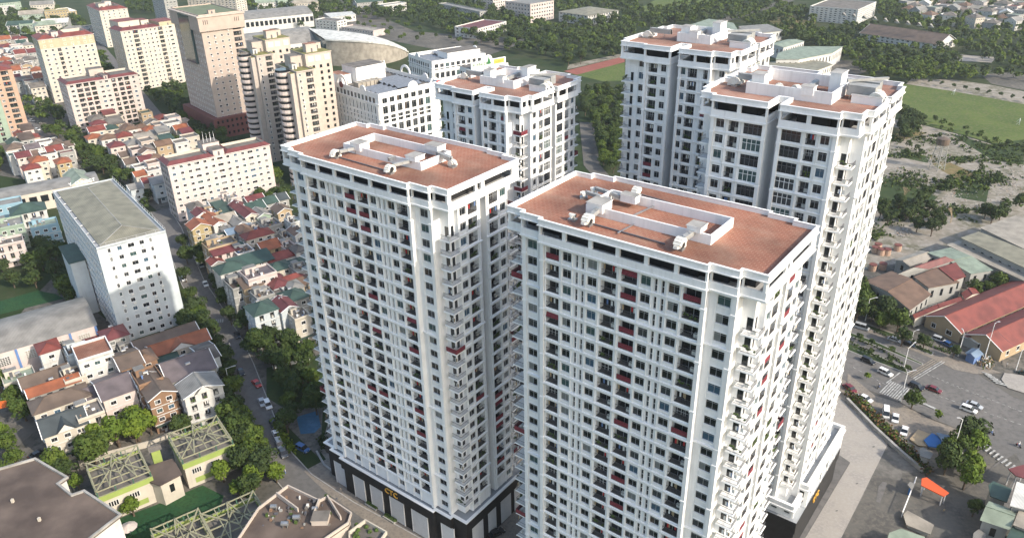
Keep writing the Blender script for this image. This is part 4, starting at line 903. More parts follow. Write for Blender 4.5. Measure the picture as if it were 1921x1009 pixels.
arch(.1, D_y := 14, 2.6, 'y'); arch(.1, 34, 5.2, 'y', True); arch(.1, 52, 3.2, 'y'); arch(22,.1,3.2,'x'); arch(36.5,.1,2.8,'x',True); arch(39.4,12,2.6,'y'); arch(39.4,30,4.6,'y',True)
pen(I1, 11,30,36,50,45,8.5,'white_wall','r_flat'); pen(I1, 4,10,40,52,45,5,'white_wall','roof_tile')
def shed_run(m, x0, x1, y0, n, st, z):
    for i in range(n): y = y0+i*st; m.poly([(x0,y,z),(x1,y,z),(x1,y+st*.75,z+1.4),(x0,y+st*.75,z+1.4)],'steel'); m.poly([(x0,y+st*.75,z+1.4),(x1,y+st*.75,z+1.4),(x1,y+st,z),(x0,y+st,z)],'r_white')
    m.poly([(x0,y0,z),(x0,y0+n*st,z),(x0,y0+n*st,z+.02),(x0,y0,z+.02)],'steel')
part(I1, 'sawtooth_roof', lambda m: (shed_run(m,3,16,4,4,4.2,45.6), shed_run(m,18,34,8,5,4.6,45.9)))
for x in range(6): part(I1, 'cooling_unit', lambda m: m.box(6+x*2.6,8.2+x*2.6,27,32,45,47.6,'r_tan'))
for s_ in (-1,1): part(I1, 'horn_finial', lambda m: m.bar((38+s_*2.2,50,46),(38+s_*1.0,50,51.5),.9,.5,'white_trim'))
part(I1, 'round_sign', lambda m: m.cyl((38.8,-.45,46.4),1.5,.3,'red_plain',16,axis='y'), label='round red sign with a white mark'); part(I1, 'sign_mark', lambda m: (m.bar((38.2,-.5,45.9),(38.8,-.5,47.2),.25,.1,'white_trim'), m.bar((38.8,-.5,47.2),(39.4,-.5,45.9),.25,.1,'white_trim')))
part(I1, 'round_sign', lambda m: m.cyl((-.5,34,47),1.7,.3,'r_maroon',16,axis='x'))
p, h, W, D, a = (U(826,97,35).x, U(826,97,35).y), 35, 40, 30, 30
I2, arch = ornate('rear ornate white office block with sawtooth roof lights and arched parapets', (-55,572), 25, 46, 36, 34, 4)
arch(.1,22,3,'y'); arch(36,.1,3.4,'x'); arch(45.6,14,4,'y',True); pen(I2, 14,42,1,16,25,6,'white_wall','r_flat')
part(I2, 'sawtooth_roof', lambda m: (shed_run(m,2,14,4,5,4.4,25.6), shed_run(m,18,34,20,3,4.4,25.9)))
I3 = thing('sign_block', 'low white block with green and yellow roof sign and tree emblem', 'building', (*P2(884,125,30),0), math.radians(38)); foot(P2(884,125,30),32,14,38)
part(I3, 'wall', lambda m: (m.box(0,32,0,14,0,28,'white_wall','r_flat'), m.box(-.3,32.3,-.5,-.01,25.5,26.1,'white_trim')))
for i in range(5): part(I3, 'arched_window', lambda m: m.box(-.03,-.001,1.2+i*2.6,2.6+i*2.6,20,25,'glass_dark'))
part(I3, 'sign_panel', lambda m: (m.box(0,30,.2,.8,28,32.4,'white_trim'), m.cyl((15,.15,32.4),3.3,.7,'white_trim',18,axis='y'), m.box(19.4,28.6,.1,.19,28.7,31.9,'paint_yellow_sign'))) if cl('paint_yellow_sign',(.62,.5,.12)) is None else None
cl('sign_green',(.03,.16,.05)); letters(I3, 'FOENCEN', (8.2,.1,29.2), 3.0, 'sign_green', 0); letters(I3, 'HOMES', (24,.05,29.4), 2.2, 'gold', 0)
part(I3, 'tree_emblem', lambda m: m.poly([(13.2,.05,29.4),(17.2,.05,29.4),(15.2,.05,34.6)],'sign_green'))
# stadium: long vault with a lens shaped ribbed end wall
sheet('ribbed_wall',(.42,.38,.32),.35,.35)
ST = thing('sports_arena', 'sports arena with a white vaulted roof over a curved ribbed beige wall', 'arena'); c0 = Vector(P2(612,88,16)); c1 = Vector(P2(765,92,6)); n = 22
d = (c1-c0); up_ = Vector((-d.y,d.x)).normalized(); rf, wl_ = MB(), MB(); prev = None
for i in range(n+1):
    f = i/n; p = c0+d*f - up_*26*math.sin(math.pi*min(1,f*1.0))**.8*(.9); z = 19*(1-f**2.6)+3; q = p+up_*(48*(1-f)**.6+4); cur = (p,q,z)
    if prev:
        a, b, zz = prev; rf.poly([(a.x,a.y,zz),(p.x,p.y,z),(q.x,q.y,z+2.5),(b.x,b.y,zz+2.5)],'r_white'); wl_.poly([(a.x,a.y,0),(p.x,p.y,0),(p.x,p.y,z-.6),(a.x,a.y,zz-.6)],'ribbed_wall'); rf.bar((a.x,a.y,zz-.1),(p.x,p.y,z-.1),1.4,1.2,'r_white')
        wl_.poly([(b.x,b.y,0),(q.x,q.y,0),(q.x,q.y,z+2),(b.x,b.y,zz+2)],'ribbed_wall')
    else: wl_.poly([(p.x,p.y,0),(q.x,q.y,0),(q.x,q.y,z),(p.x,p.y,z-1)],'glass_teal')
    prev = cur
rf.obj('roof', ST); wl_.obj('wall', ST); FOOT.append((c0.x+d.x/2, c0.y+d.y/2, math.atan2(d.y,d.x), d.length/2, 34))
def vault(label, FLp, z, W, D, ang, rise, mt='r_grey', wm='w_white', seg=10, name='vaulted_hall', cat='hall', windows=True):
    FL = P2(*FLp, z); t = thing(name, label, cat, (*FL,0), math.radians(ang)); foot(FL, W, D, ang); m = MB(); g = MB(); pr = None
    for i in range(seg+1):
        y = D*i/seg; zz = z+rise*math.sin(math.pi*i/seg)
        if pr: m.poly([(-.6,pr[0],pr[1]),(W+.6,pr[0],pr[1]),(W+.6,y,zz),(-.6,y,zz)],mt); g.poly([(0,pr[0],z-.1),(0,y,z-.1),(0,y,zz-.15),(0,pr[0],pr[1]-.15)],wm); g.poly([(W,pr[0],z-.1),(W,y,z-.1),(W,y,zz-.15),(W,pr[0],pr[1]-.15)],wm)
        pr = (y, zz)
    m.obj('roof', t); prism(g, [(0,0),(W,0),(W,D),(0,D)], 0, z-.12, wm); g.obj('wall', t)
    if windows:
        for i in range(int(W/5)): part(t, 'window', lambda m: m.box(1.2+i*5,4.6+i*5,-.05,-.002,z*.45,z*.8,'glass_dark'))
    return t
vault('grey vaulted sports hall with blue ribs, behind the peach tower', (455,95), 16, 70, 50, 34, 9, 'r_grey'); vault('rear grey vaulted hall with a flat white edge near the top left', (440,40), 14, 85, 55, 30, 5, 'r_grey')
# hall with vaulted grey roof and blue pilasters, bottom left
VH = vault('sports hall with a curved grey roof and blue pilasters on cream walls', (0,663), 10.2, 40.5, 26, 36, 3.2, 'r_grey', 'w_palepink', windows=False)
VH2 = P2(0,663,10.2); VH.location = (*along(VH2,36,-12),0)
for i in range(6): part(VH, 'pilaster', lambda m: m.box(i*8+.0,i*8+.7,-.35,-.01,0,10.1,'r_sky'))if cl('r_sky',(.12,.22,.45)) is None else None
for i in range(5): part(VH, 'louvre_window', lambda m: (m.box(i*8+2.6,i*8+6.2,-.08,-.002,5.4,8.6,'w_white'), [m.box(i*8+2.7+c*.7,i*8+3.2+c*.7,-.12,-.081,5.5+r*.6,5.9+r*.6,'dark_void' if i % 2 else 'r_tan') for c in range(5) for r in range(5)]))
vault('long cream school wing with a pale grey curved roof at the left edge', (-20,378), 9.5, 48, 18, 33, 1.6, 'r_grey','w_cream')
# roofed boxes from their roof corners in the photo
def polyshed(name, label, cat, px, h, mt, rise=0, wm='w_grey', swap=False, th=.25, open_=False, group=None):
    P_ = [Vector(P2(*p, h)) for p in px]; c = sum(P_, Vector((0,0)))/len(P_); t = thing(name, label, cat, (c.x,c.y,0), 0, group); q = [(p-c) for p in P_]
    m = MB(); g = MB()
    if swap: q = q[1:]+q[:1]
    FPOLY.append([(p.x,p.y) for p in P_])
    if len(q) == 4 and rise:
        r0, r1 = (q[0]+q[3])/2, (q[1]+q[2])/2
        m.poly([(*q[0],h),(*q[1],h),(*r1,h+rise),(*r0,h+rise)],mt); m.poly([(*q[2],h),(*q[3],h),(*r0,h+rise),(*r1,h+rise)],mt); m.bar((*r0,h+rise+.05),(*r1,h+rise+.05),.4,.15,mt)
        g.poly([(*q[0],h-.1),(*q[3],h-.1),(*r0,h+rise-.15)],wm); g.poly([(*q[1],h-.1),(*q[2],h-.1),(*r1,h+rise-.15)],wm)
    else: prism(m, [tuple(v) for v in q], h, h+th, mt)
    m.obj('roof', t); w = offset([tuple(v) for v in q], .5)
    if open_:
        for v in w: g.box(v[0]-.12,v[0]+.12,v[1]-.12,v[1]+.12,0,h-.01,'rail_light')
    else:
        prism(g, w, 0, h-.12, wm); n = len(w)
        for i in range(n):
            A, B_ = Vector(w[i]), Vector(w[(i+1)%n]); L = (B_-A).length; dd = (B_-A).normalized() if L > 1 else None
            if L > 5 and h > 4:
                nn = Vector((dd.y,-dd.x)); k = int(L/4)
                for j in range(min(k,10)):
                    s = A+dd*(L*(j+.5)/k); s2 = s+nn*.06*(1); a_, b_ = s-dd*.6, s+dd*.6
                    for sg in (1,-1): g.poly([(a_.x+nn.x*.03*sg,a_.y+nn.y*.03*sg,h*.45),(b_.x+nn.x*.03*sg,b_.y+nn.y*.03*sg,h*.45),(b_.x+nn.x*.03*sg,b_.y+nn.y*.03*sg,h*.8),(a_.x+nn.x*.03*sg,a_.y+nn.y*.03*sg,h*.8)],'glass_dark')
    g.obj('wall' if not open_ else 'post', t); return t
polyshed('factory_shed','rust-streaked tan shed with patched roof nearest the boulevard trees','shed',[(1622,527),(1672,508),(1748,552),(1708,582)],7,'r_rust',1.5)
polyshed('factory_shed','dark maroon gabled shed behind the rust-streaked tan shed','shed',[(1684,514),(1752,492),(1792,488),(1742,505)],8,'r_maroon',2)
polyshed('factory_shed','brown corrugated shed between the maroon roof and the green awnings','shed',[(1714,520),(1757,502),(1800,530),(1742,541)],8,'r_rust',0)
polyshed('factory_shed','shed with a faded pinkish-red roof panel','shed',[(1760,503),(1793,493),(1812,519),(1790,527)],8.3,'r_red',0)
polyshed('factory_shed','wide pale green shed beside the red-roofed sheds','shed',[(1739,474),(1783,464),(1864,507),(1822,514)],7,'r_palegreen',1)
polyshed('factory_shed','small tan and green shed at the end of the demolition lot','shed',[(1678,487),(1728,470),(1753,483),(1707,500)],6,'r_tan',1)
polyshed('warehouse','long tan warehouse at the right edge, nearest the demolition lot','warehouse',[(1838,428),(1905,405),(2010,440),(2010,490),(1921,468)],9,'r_tan',0)
polyshed('warehouse','long tan and green warehouse with a dark gutter, in front of the edge warehouse','warehouse',[(1802,447),(1836,435),(2010,505),(2010,545),(1921,503)],9,'r_khaki',0)
polyshed('warehouse','lower khaki warehouse with white posts along its side','warehouse',[(1775,460),(1798,452),(1990,540),(1960,560),(1921,528)],6.5,'r_tan',0)
polyshed('awning_roof','pale green corner awning beside palms and the brown shed','awning',[(1738,540),(1762,529),(1778,538),(1765,548)],5,'r_palegreen',0,open_=True)
polyshed('awning_roof','green curved awning half hidden by the roadside trees','awning',[(1660,556),(1666,553),(1702,580),(1697,588)],4,'r_green',0,open_=True)
polyshed('gate_roof','long narrow red-tiled roof over the compound wall','wall roof',[(1712,590),(1716,598),(1808,563),(1803,556)],4,'r_red',.6,'w_cream')
polyshed('gatehouse','small red-roofed gatehouse at the end of the tiled wall','gatehouse',[(1803,550),(1810,562),(1838,550),(1828,539)],4.5,'r_red',1,'w_cream')
RB = block('brick_barrack','long cream building with a bright red gabled roof and boarded gable window','building', P2(1803,624,4.2), 4.2, 95, 13, 29, 1, 'w_tan', front=even(95,18,1.6), left=[(2.5,4,'w'),(8,10,'w')], roof='gabx', deck='r_red', rh=3.4, wh=1.7); foot(P2(1803,624,5),95,13,29)
RC = block('brick_barrack','second long red-roofed building at the right edge, nearer the junction','building', P2(1880,658,4.2), 4.2, 60, 12, 29, 1, 'w_tan', front=even(60,10,1.6), left=[(3,5,'w')], roof='gabx', deck='r_red', rh=3.2, wh=1.7); foot(P2(1880,658,5),60,12,29)
polyshed('lean_to','low red lean-to between the two long red-roofed buildings','lean-to',[(1810,632),(1818,622),(1868,620),(1872,632)],4,'r_maroon',0)
polyshed('scrap_stall','blue and silver tarpaulin stall at the street corner','stall',[(1810,662),(1824,652),(1846,664),(1830,672)],3,'r_blue',.8,'cloth_blue')
polyshed('scrap_stall','pale tarpaulin shelter under the long red gable','stall',[(1803,632),(1812,627),(1845,640),(1836,646)],3,'r_white',.6,'w_grey')
# bottom right roofs
polyshed('shop_house','dark green flat-roofed shop by the lane, right edge','shop',[(1854,910),(1863,903),(1898,918),(1889,943),(1857,931)],6,'r_green',0)
polyshed('shop_house','shop with a pale green gabled roof by the shaded lane','shop',[(1838,975),(1895,994),(1908,958),(1855,939)],7,'r_palegreen',1.4)
polyshed('shop_house','shop with a white tin roof at the right edge','shop',[(1907,904),(1950,918),(1945,962),(1894,949)],9,'r_white',0)
polyshed('shop_house','shop with a tan terrace at the bottom right corner','shop',[(1911,958),(1960,975),(1945,1003),(1900,985)],8,'r_tan',0)
polyshed('shop_house','teal-roofed shop in the bottom right corner','shop',[(1899,987),(1950,1003),(1940,1040),(1885,1015)],7,'r_green',0)
polyshed('shop_house','narrow grey shelter at the bottom edge beside the lane','shelter',[(1826,1000),(1836,993),(1850,1003),(1842,1030),(1822,1025)],4,'r_grey',0)
polyshed('shop_canopy','maroon shop canopy with white stripes at the right edge','canopy',[(1891,880),(1921,872),(1950,885),(1940,903),(1905,893)],5,'r_maroon',0,open_=True)
polyshed('guard_shelter','shelter covered by a bright orange tarpaulin beside the gate','shelter',[(1729,898),(1738,896),(1780,925),(1770,932),(1728,911)],3.5,'tarp_orange',0,open_=True) if cl('tarp_orange',(.62,.10,.03)) is None else None
polyshed('shed','low shed with a pale green roof at the bottom edge beside the plaza','shed',[(1668,1000),(1690,992),(1735,1008),(1720,1050),(1655,1040)],3.5,'r_palegreen',0)
polyshed('concrete_slab','broken beige concrete slab beside the sliding gate','slab',[(1694,966),(1702,958),(1752,985),(1745,1003),(1700,985)],1.2,'r_tan',0)
polyshed('container','grey site container beside the hedge','container',[(1724,843),(1732,839),(1750,852),(1744,862),(1726,856)],3.2,'r_grey',0)
polyshed('tarpaulin','crumpled bright blue tarpaulin over building materials','tarpaulin',[(1733,826),(1748,813),(1772,824),(1760,840),(1742,838)],1.0,'r_blue2',.5) if cl('r_blue2',(.04,.16,.42)) is None else None
polyshed('tarpaulin','faded blue tarpaulin roof beside the corner pavement','tarpaulin',[(1756,812),(1780,817),(1818,838),(1812,845),(1770,832)],1.6,'r_blue',0)
polyshed('plywood_stack','spread of orange plywood boards beside the parked white van','boards',[(1706,824),(1722,806),(1752,818),(1738,838),(1722,836)],.5,'w_tan',0)
polyshed('kiosk','small blue and white guard kiosk by the sliding gate','kiosk',[(1702,910),(1707,904),(1716,908),(1711,920)],3,'r_grey',0,'r_blue2')
# bottom left
polyshed('school_roof','large dark brown flat roof with stains in the bottom left corner','building',[(68,862),(130,898),(112,910),(137,930),(160,922),(230,968),(150,1030),(-80,1080),(-80,905)],22,'r_deck',0,'w_white',th=.3)
part(bpy.data.objects['school_roof'], 'parapet', lambda m: ring(m, [(Vector(P2(*p,22))-Vector(bpy.data.objects['school_roof'].location[:2]))[:] for p in [(68,862),(130,898),(112,910),(137,930),(160,922),(230,968),(150,1030),(-80,1080),(-80,905)]], .5, 22.31, 22.8, 'concrete'))
for q in ((22,945),(72,980)): part(bpy.data.objects['school_roof'], 'roof_vent', lambda m: (lambda v: m.box(v[0],v[0]+.5,v[1],v[1]+.5,22.3,23.2,'w_cream'))(Vector(P2(*q,22))-Vector(bpy.data.objects['school_roof'].location[:2])))
# kindergarten wings with white roof trusses
cl('w_limewhite',(.30,.29,.19)); cl('w_dkgreen',(.05,.12,.08))
def kinder(label, px, W, D, h=7.5, back=0):
    FL = along(P2(*px, h), 36, 0, -back); t = thing('kindergarten_wing', label, 'school wing', (*FL,0), math.radians(36)); foot(FL, W, D, 36)
    part(t, 'wall', lambda m: (m.box(0,W,0,D,0,h,'w_cream','r_flat'), m.box(2,W-2,-.05,-.002,1,2.6,'w_lime')))
    part(t, 'parapet', lambda m: ring(m, offset([(0,0),(W,0),(W,D),(0,D)],-.3), .5, h-.7, h+1.0, 'w_lime', 'w_limewhite'))
    for s in ((0,0,W,0),(W,0,W,D),(W,D,0,D),(0,D,0,0)): part(t, 'truss_beam', lambda m: m.bar((s[0],s[1],h+2.6),(s[2],s[3],h+2.6),.26,.26,'w_limewhite'))
    for k in range(1,4): part(t, 'truss_beam', lambda m: m.bar((W*k/4,0,h+2.6),(W*k/4,D,h+2.6),.22,.3,'w_limewhite')); part(t, 'truss_beam', lambda m: m.bar((0,D*k/4,h+2.4),(W,D*k/4,h+2.4),.22,.25,'w_limewhite'))
    for a in ((0,0,W/2,D*.7),(W,0,W/2,D*.7),(0,D,W/2,D*.3),(W,D,W/2,D*.3),(W*.25,0,W*.5,D),(W*.75,0,W*.5,D)): part(t, 'diagonal_brace', lambda m: m.bar((a[0],a[1],h+2.9),(a[2],a[3],h+2.9),.3,.25,'w_limewhite'))
    for x in (0,W/3,2*W/3,W):
        for y in (0,D): part(t, 'post', lambda m: m.box(x-.15,x+.15,y-.15,y+.15,h,h+2.6,'w_dkgreen'))
    for i in range(int(W/5)): part(t, 'window', lambda m: (m.box(1.6+i*5,4.2+i*5,-.08,-.051,h*.55,h*.78,'w_white'), [m.box(1.75+i*5+c*.6,2.15+i*5+c*.6,-.11,-.081,h*.57,h*.76,'glass_dark') for c in range(4)]))
    return t
kinder('lime-green kindergarten wing with white roof trusses, nearest the brown flat roof', (186,938), 12.6, 13.2); kinder('lime-green kindergarten wing with white roof trusses beside the left street', (345,875), 13.2, 13)
kinder('lime-green kindergarten wing with roof trusses at the bottom edge', (379,980), 13, 13, back=13); kinder('partly hidden lime-green kindergarten wing in the bottom left', (287,1008), 11, 13, back=13)
polyshed('kindergarten_link','low link with a mottled maroon roof between the truss-topped wings','school wing',[(281,905),(300,912),(342,890),(325,860),(268,878)],7,'r_deck',0,'w_cream')
polyshed('stair_house','small lime-green stair house with a curved grey roof','stair house',[(280,850),(304,842),(300,833),(275,838)],10,'r_flat',.8,'w_lime')
# beige flat-roofed building, bottom centre
S1 = polyshed('terrace_building','beige building with a weathered flat roof and water tanks, bottom edge beside the street','building',[(485,957),(541,914),(600,942),(615,935),(661,966),(655,985),(575,1040),(430,1040)],16,'r_deck',0,'w_beige',th=.3)
loc = lambda t, px, z: Vector(P2(*px,z))-Vector(t.location[:2])
part(S1, 'parapet', lambda m: ring(m, [tuple(loc(S1,p,16)) for p in [(485,957),(541,914),(600,942),(615,935),(661,966),(655,985),(575,1040),(430,1040)]], .3, 16.31, 17.0, 'w_beige'))
for q, s in (((515,957),.9),((558,978),1.0),((536,990),1),((592,960),.8)): v = loc(S1,q,16); tank(S1, v.x, v.y, 16.3, s)
v = loc(S1,(603,978),16); pen(S1, v.x-1.8,v.x+1.8,v.y-1.5,v.y+1.5,16.3,1.3,'w_beige','r_flat')
v = loc(S1,(560,960),16)
for _ in range(45): x_, y_ = v.x+random.uniform(-7,8), v.y+random.uniform(-6,4); part(S1,'roof_clutter', lambda m: m.box(x_,x_+random.uniform(.2,.9),y_,y_+random.uniform(.2,.9),16.31,16.35+random.random()*.9,random.choice(['w_grey','rail','cloth_white','r_flat','w_brick','plant'])))
for a_, b_ in (((600,942),(590,968)),((615,935),(640,975)),((520,930),(560,960))): p0, p1 = loc(S1,a_,16.3), loc(S1,b_,16.3); part(S1,'roof_wall', lambda m: m.bar((p0.x,p0.y,16.9),(p1.x,p1.y,16.9),.3,1.3,'w_beige'))
S2 = polyshed('terrace_building','small beige building with a planted roof terrace at the bottom edge','building',[(655,1003),(686,980),(727,1003),(700,1040),(655,1040)],14,'r_flat',0,'w_cream'); part(S2, 'parapet', lambda m: ring(m, [tuple(loc(S2,p,14)) for p in [(655,1003),(686,980),(727,1003),(700,1040),(655,1040)]], .3, 14.26, 15.2, 'w_cream'))
v = loc(S2,(690,1000),14); [part(S2,'roof_plant', lambda m: m.dome((v.x+random.uniform(-3,2),v.y+random.uniform(-3,3),14.3),.6,'plant',6,3,1)) for _ in range(12)]
# far school, office and hall blocks
def fb(label, tp, bt, R, Lf, wm, fl, deck, roof='flat', name='school_block', cat='building', rh=3, n1=None, n2=None, Dk=1):
    FL, h, W, D, a = bpx(tp, bt, R, Lf); D *= Dk; n1 = n1 or max(3,int(W/4)); n2 = n2 or max(4,int(D/5)); foot(FL, W, D, a)
    return block(name, label, cat, FL, h, W, D, a, fl, wm, front=even(W,n1,W/n1*.5), left=even(D,n2,D/n2*.5), roof=roof, deck=deck, rh=rh, wh=h/fl*.5, ov=1)
fb('long grey school block in the woods at the top centre', (900,24),(902,43),(916,22),(822,8),'w_grey',4,'r_grey')
fb('low white school block with a dark maroon roof, top centre', (896,56),(897,74),(950,42),(876,48),'w_white',3,'r_maroon','flat')
fb('pink school block with a grey roof, top centre', (995,10),(996,44),(1039,3),(962,2),'w_pink',5,'r_grey')
fb('small pale school block left of the pink one, at the top edge', (925,0),(926,20),(960,-6),(900,-5),'w_palepink',4,'r_grey')
fb('white three-storey institute with a khaki roof and dormers among the trees', (1103,30),(1107,49),(1160,20),(1067,20),'w_white',3,'r_khaki','hip',rh=3)
fb('white glazed office block at the top right with a tall lit end wall', (1610,20),(1622,48),(1644,5),(1524,-4),'w_white',7,'r_flat',name='office_block',Dk=.5)
fb('long hall with a dark maroon roof and white dormers in the woods, upper right', (1760,84),(1762,96),(1794,76),(1630,60),'w_white',2,'r_brown','gaby',rh=7)
_h = [o for o in COL.objects if o.name.startswith('school_block') and 'dormers in the woods' in o.get('label','')][0]
for i in range(9): part(_h, 'dormer', lambda m: (m.poly([(10.5,12+i*11,17),(10.5,18+i*11,17),(10.5,15+i*11,20.5)],'w_white'), m.poly([(10.5,12+i*11,17),(10.5,15+i*11,20.5),(7,15+i*11,20.5)],'r_grey'), m.poly([(10.5,18+i*11,17),(7,15+i*11,20.5),(10.5,15+i*11,20.5)],'r_grey')))
fb('dark glazed tower at the top edge behind the cream blocks', (306,-6),(318,60),(330,-8),(294,-20),'w_grey',14,'r_flat',name='office_block'); fb('pale tower block with a flat roof directly behind the peach tower', (441,-8),(443,40),(460,-12),(425,-20),'w_cream',12,'r_flat',name='apartment_block')
polyshed('curved_hall','pale green curved-roof hall behind the right-hand towers','hall',[(1460,100),(1500,88),(1582,88),(1562,100),(1500,112),(1455,112)],12,'r_palegreen',0,'w_white'); polyshed('curved_hall','second pale curved roof in front of the green hall, behind the right-hand tower','hall',[(1440,118),(1490,110),(1550,117),(1562,122),(1530,134),(1440,134)],9,'r_khaki',0,'w_white')
polyshed('curved_hall','small pale hall roof left of the curved halls','hall',[(1440,84),(1478,74),(1510,78),(1470,90)],10,'r_palegreen',1,'w_white'); polyshed('tent_hall','pale tent-roofed hall behind the rear right tower','hall',[(1296,47),(1330,36),(1376,44),(1385,58),(1300,60)],12,'r_palegreen',0,'w_white'); polyshed('tent_hall','grey flat hall beside the tent roof behind the rear tower','hall',[(1385,50),(1440,46),(1470,58),(1400,66)],9,'r_grey',0,'w_white')
polyshed('small_hall','low white-roofed pavilion in the woods at the top','pavilion',[(608,26),(660,22),(668,28),(620,34)],7,'r_white',0,'w_white'); fb('L-shaped white campus block left of the arena', (632,42),(634,62),(650,38),(604,36),'w_white',4,'r_flat'); fb('low pink-roofed campus wing behind the arena', (640,52),(641,62),(700,60),(630,48),'w_palepink',2,'r_tan')
# ------------------------------------------------ houses
HS = []
def house(px, h, W, D, wall_, deck, kind='gaby', ang=38, extra='', rh=None):
    HS.append((px, h, W, D, wall_, deck, kind, ang, extra, rh)); c = P2(*px, h); foot(along(c, ang, -W/2, -D/2), W-2.2, D-2.2, ang)
def fill(px, n, ang=38, h0=8, h1=13, w0=4.5, w1=7.5, d0=6, d1=11, seed=1):
    rnd = random.Random(seed); P_ = [P2(*p, 0) for p in px]; xs = [p[0] for p in P_]; ys = [p[1] for p in P_]; k = 0; c_, s_ = math.cos(math.radians(ang)), math.sin(math.radians(ang))
    for _ in range(n*60):
        x, y = rnd.uniform(min(xs),max(xs)), rnd.uniform(min(ys),max(ys)); W, D, h = rnd.uniform(w0,w1), rnd.uniform(d0,d1), rnd.uniform(h0,h1)
        if not inpoly(x, y, P_) or onstreet(x, y, 8): continue
        if any(blocked(x+c_*a*W/2-s_*b*D/2, y+s_*a*W/2+c_*b*D/2, .1) for a in (-1,0,1) for b in (-1,0,1)): continue
        v = Vector((x, y, h-CAMH)); q = (W0/2+FPX*v.dot(right)/v.dot(fwd), H0/2-FPX*v.dot(upv)/v.dot(fwd))
        house(q, h, W, D, rnd.choice(['w_white','w_grey','w_cream','w_tan','w_palepink','w_grey','w_blue','w_beige']), rnd.choice(['r_flat','r_maroon','r_red','r_grey','r_green','r_brown','r_flat','r_rust','r_tan','r_deck']), rnd.choice(['flat','flat','gabx','gaby','shed','hip']), ang); k += 1
        if k >= n: break
RD = dict(r_orange='orange', r_red='red', r_maroon='maroon', r_green='dark green', r_slate='slate', r_brown='brown', r_mauve='mauve-grey', r_flat='grey flat', r_tan='tan', r_grey='grey', r_blue='blue', r_white='white', r_palegreen='pale green', roof_tile='tiled terrace', r_rust='rusty', r_deck='dark terrace')
WD = dict(w_cream='cream', w_ochre='yellow', w_white='white', w_tan='tan', w_brick='brick', w_grey='grey', w_pink='pink', w_palepink='pale pink', w_sky='blue', w_mint='mint', w_beige='beige', w_yellow='yellow', w_lime='lime', w_blue='pale blue')
ORD = 'first second third fourth fifth sixth seventh eighth ninth tenth eleventh twelfth thirteenth fourteenth fifteenth sixteenth seventeenth eighteenth nineteenth twentieth twenty-first twenty-second twenty-third twenty-fourth twenty-fifth twenty-sixth twenty-seventh twenty-eighth'.split()
def flush(where, grp):
    rows = sorted(HS, key=lambda r: r[0][0]); cnt = {}; seen = {}
    for r in rows: cnt[(r[4],r[5])] = cnt.get((r[4],r[5]), 0)+1
    for i, (px, h, W, D, wm, deck, kind, ang, ex, rh) in enumerate(rows):
        k = (wm, deck); seen[k] = seen.get(k, 0)+1
        lab = f"{WD[wm]} house with a {RD[deck]} roof {where}"
        if cnt[k] > 1: lab = f"{WD[wm]} house, {RD[deck]} roof, {ORD[seen[k]-1]} such from left {where}"
        c = P2(*px, h); FL = along(c, ang, -W/2, -D/2); fl = max(2, round(h/3.4)); nf = max(1, int(W/3.2)); nd = max(1, int(D/4.5))
        far = math.hypot(*c) > 420
        t = block('house', lab, 'house', FL, h, W, D, ang, fl, wm, front=even(W, nf, min(1.5, W/nf*.5), .5, 'l' if (i % 3 == 0 and not far and W/nf > 3) else 'w'), left=even(D, nd, 1.1, 1.2), rightc=even(D, nd, 1.1, 1.2) if not far else None,
                  roof=kind, deck=deck, par=.8, wh=1.3, group=grp, rh=rh, sills=not far, limit=0 if far else 100)
        rnd = random.Random(i*7+3)
        if not far and ('t' in ex or (kind == 'flat' and 'n' not in ex)):
            tank(t, W*.5, D*.6, h+.02, .9); pen(t, W*.08+.3, W*.5, D*.62, D*.9, h, 2.3, wm, 'r_grey')
            for _ in range(6): x, y = rnd.uniform(.6,W-1.2), rnd.uniform(.6,D*.55); part(t, 'roof_clutter', lambda m: m.box(x,x+rnd.uniform(.3,.9),y,y+rnd.uniform(.3,.9),h+.01,h+rnd.uniform(.3,1.1),rnd.choice(['w_grey','plant','cloth_blue','cloth_white','w_brick','rail'])))
        if not far and kind != 'flat' and i % 5 in (1,3): tank(t, W*.5, D*.82, h+(.9 if kind == 'shed' else .5), .8)
        if 'b' in ex: tk = tank(t, W*.5, D*.3, h+1.2, .9)
        if 'd' in ex: part(t, 'dormer', lambda m: (m.poly([(W*.3,-.6,h+.1),(W*.7,-.6,h+.1),(W*.5,-.6,h+2.2)],'w_white'), m.poly([(W*.26,-.7,h),(W*.5,-.7,h+2.5),(W*.5,D*.5,h+2.5),(W*.26,D*.3,h)],deck), m.poly([(W*.74,-.7,h),(W*.5,-.7,h+2.5),(W*.5,D*.5,h+2.5),(W*.74,D*.3,h)],deck)))
        if not far:
            part(t, 'front_door', lambda m: m.box(.6,1.8,-.06,-.003,0,2.3,'r_brown' if i % 2 else 'rail'))
            part(t, 'canopy', lambda m: m.box(.2,W-.2,-1.1,-.13,2.7,2.85,'r_green' if i % 3 else 'w_white'))
    HS.clear()
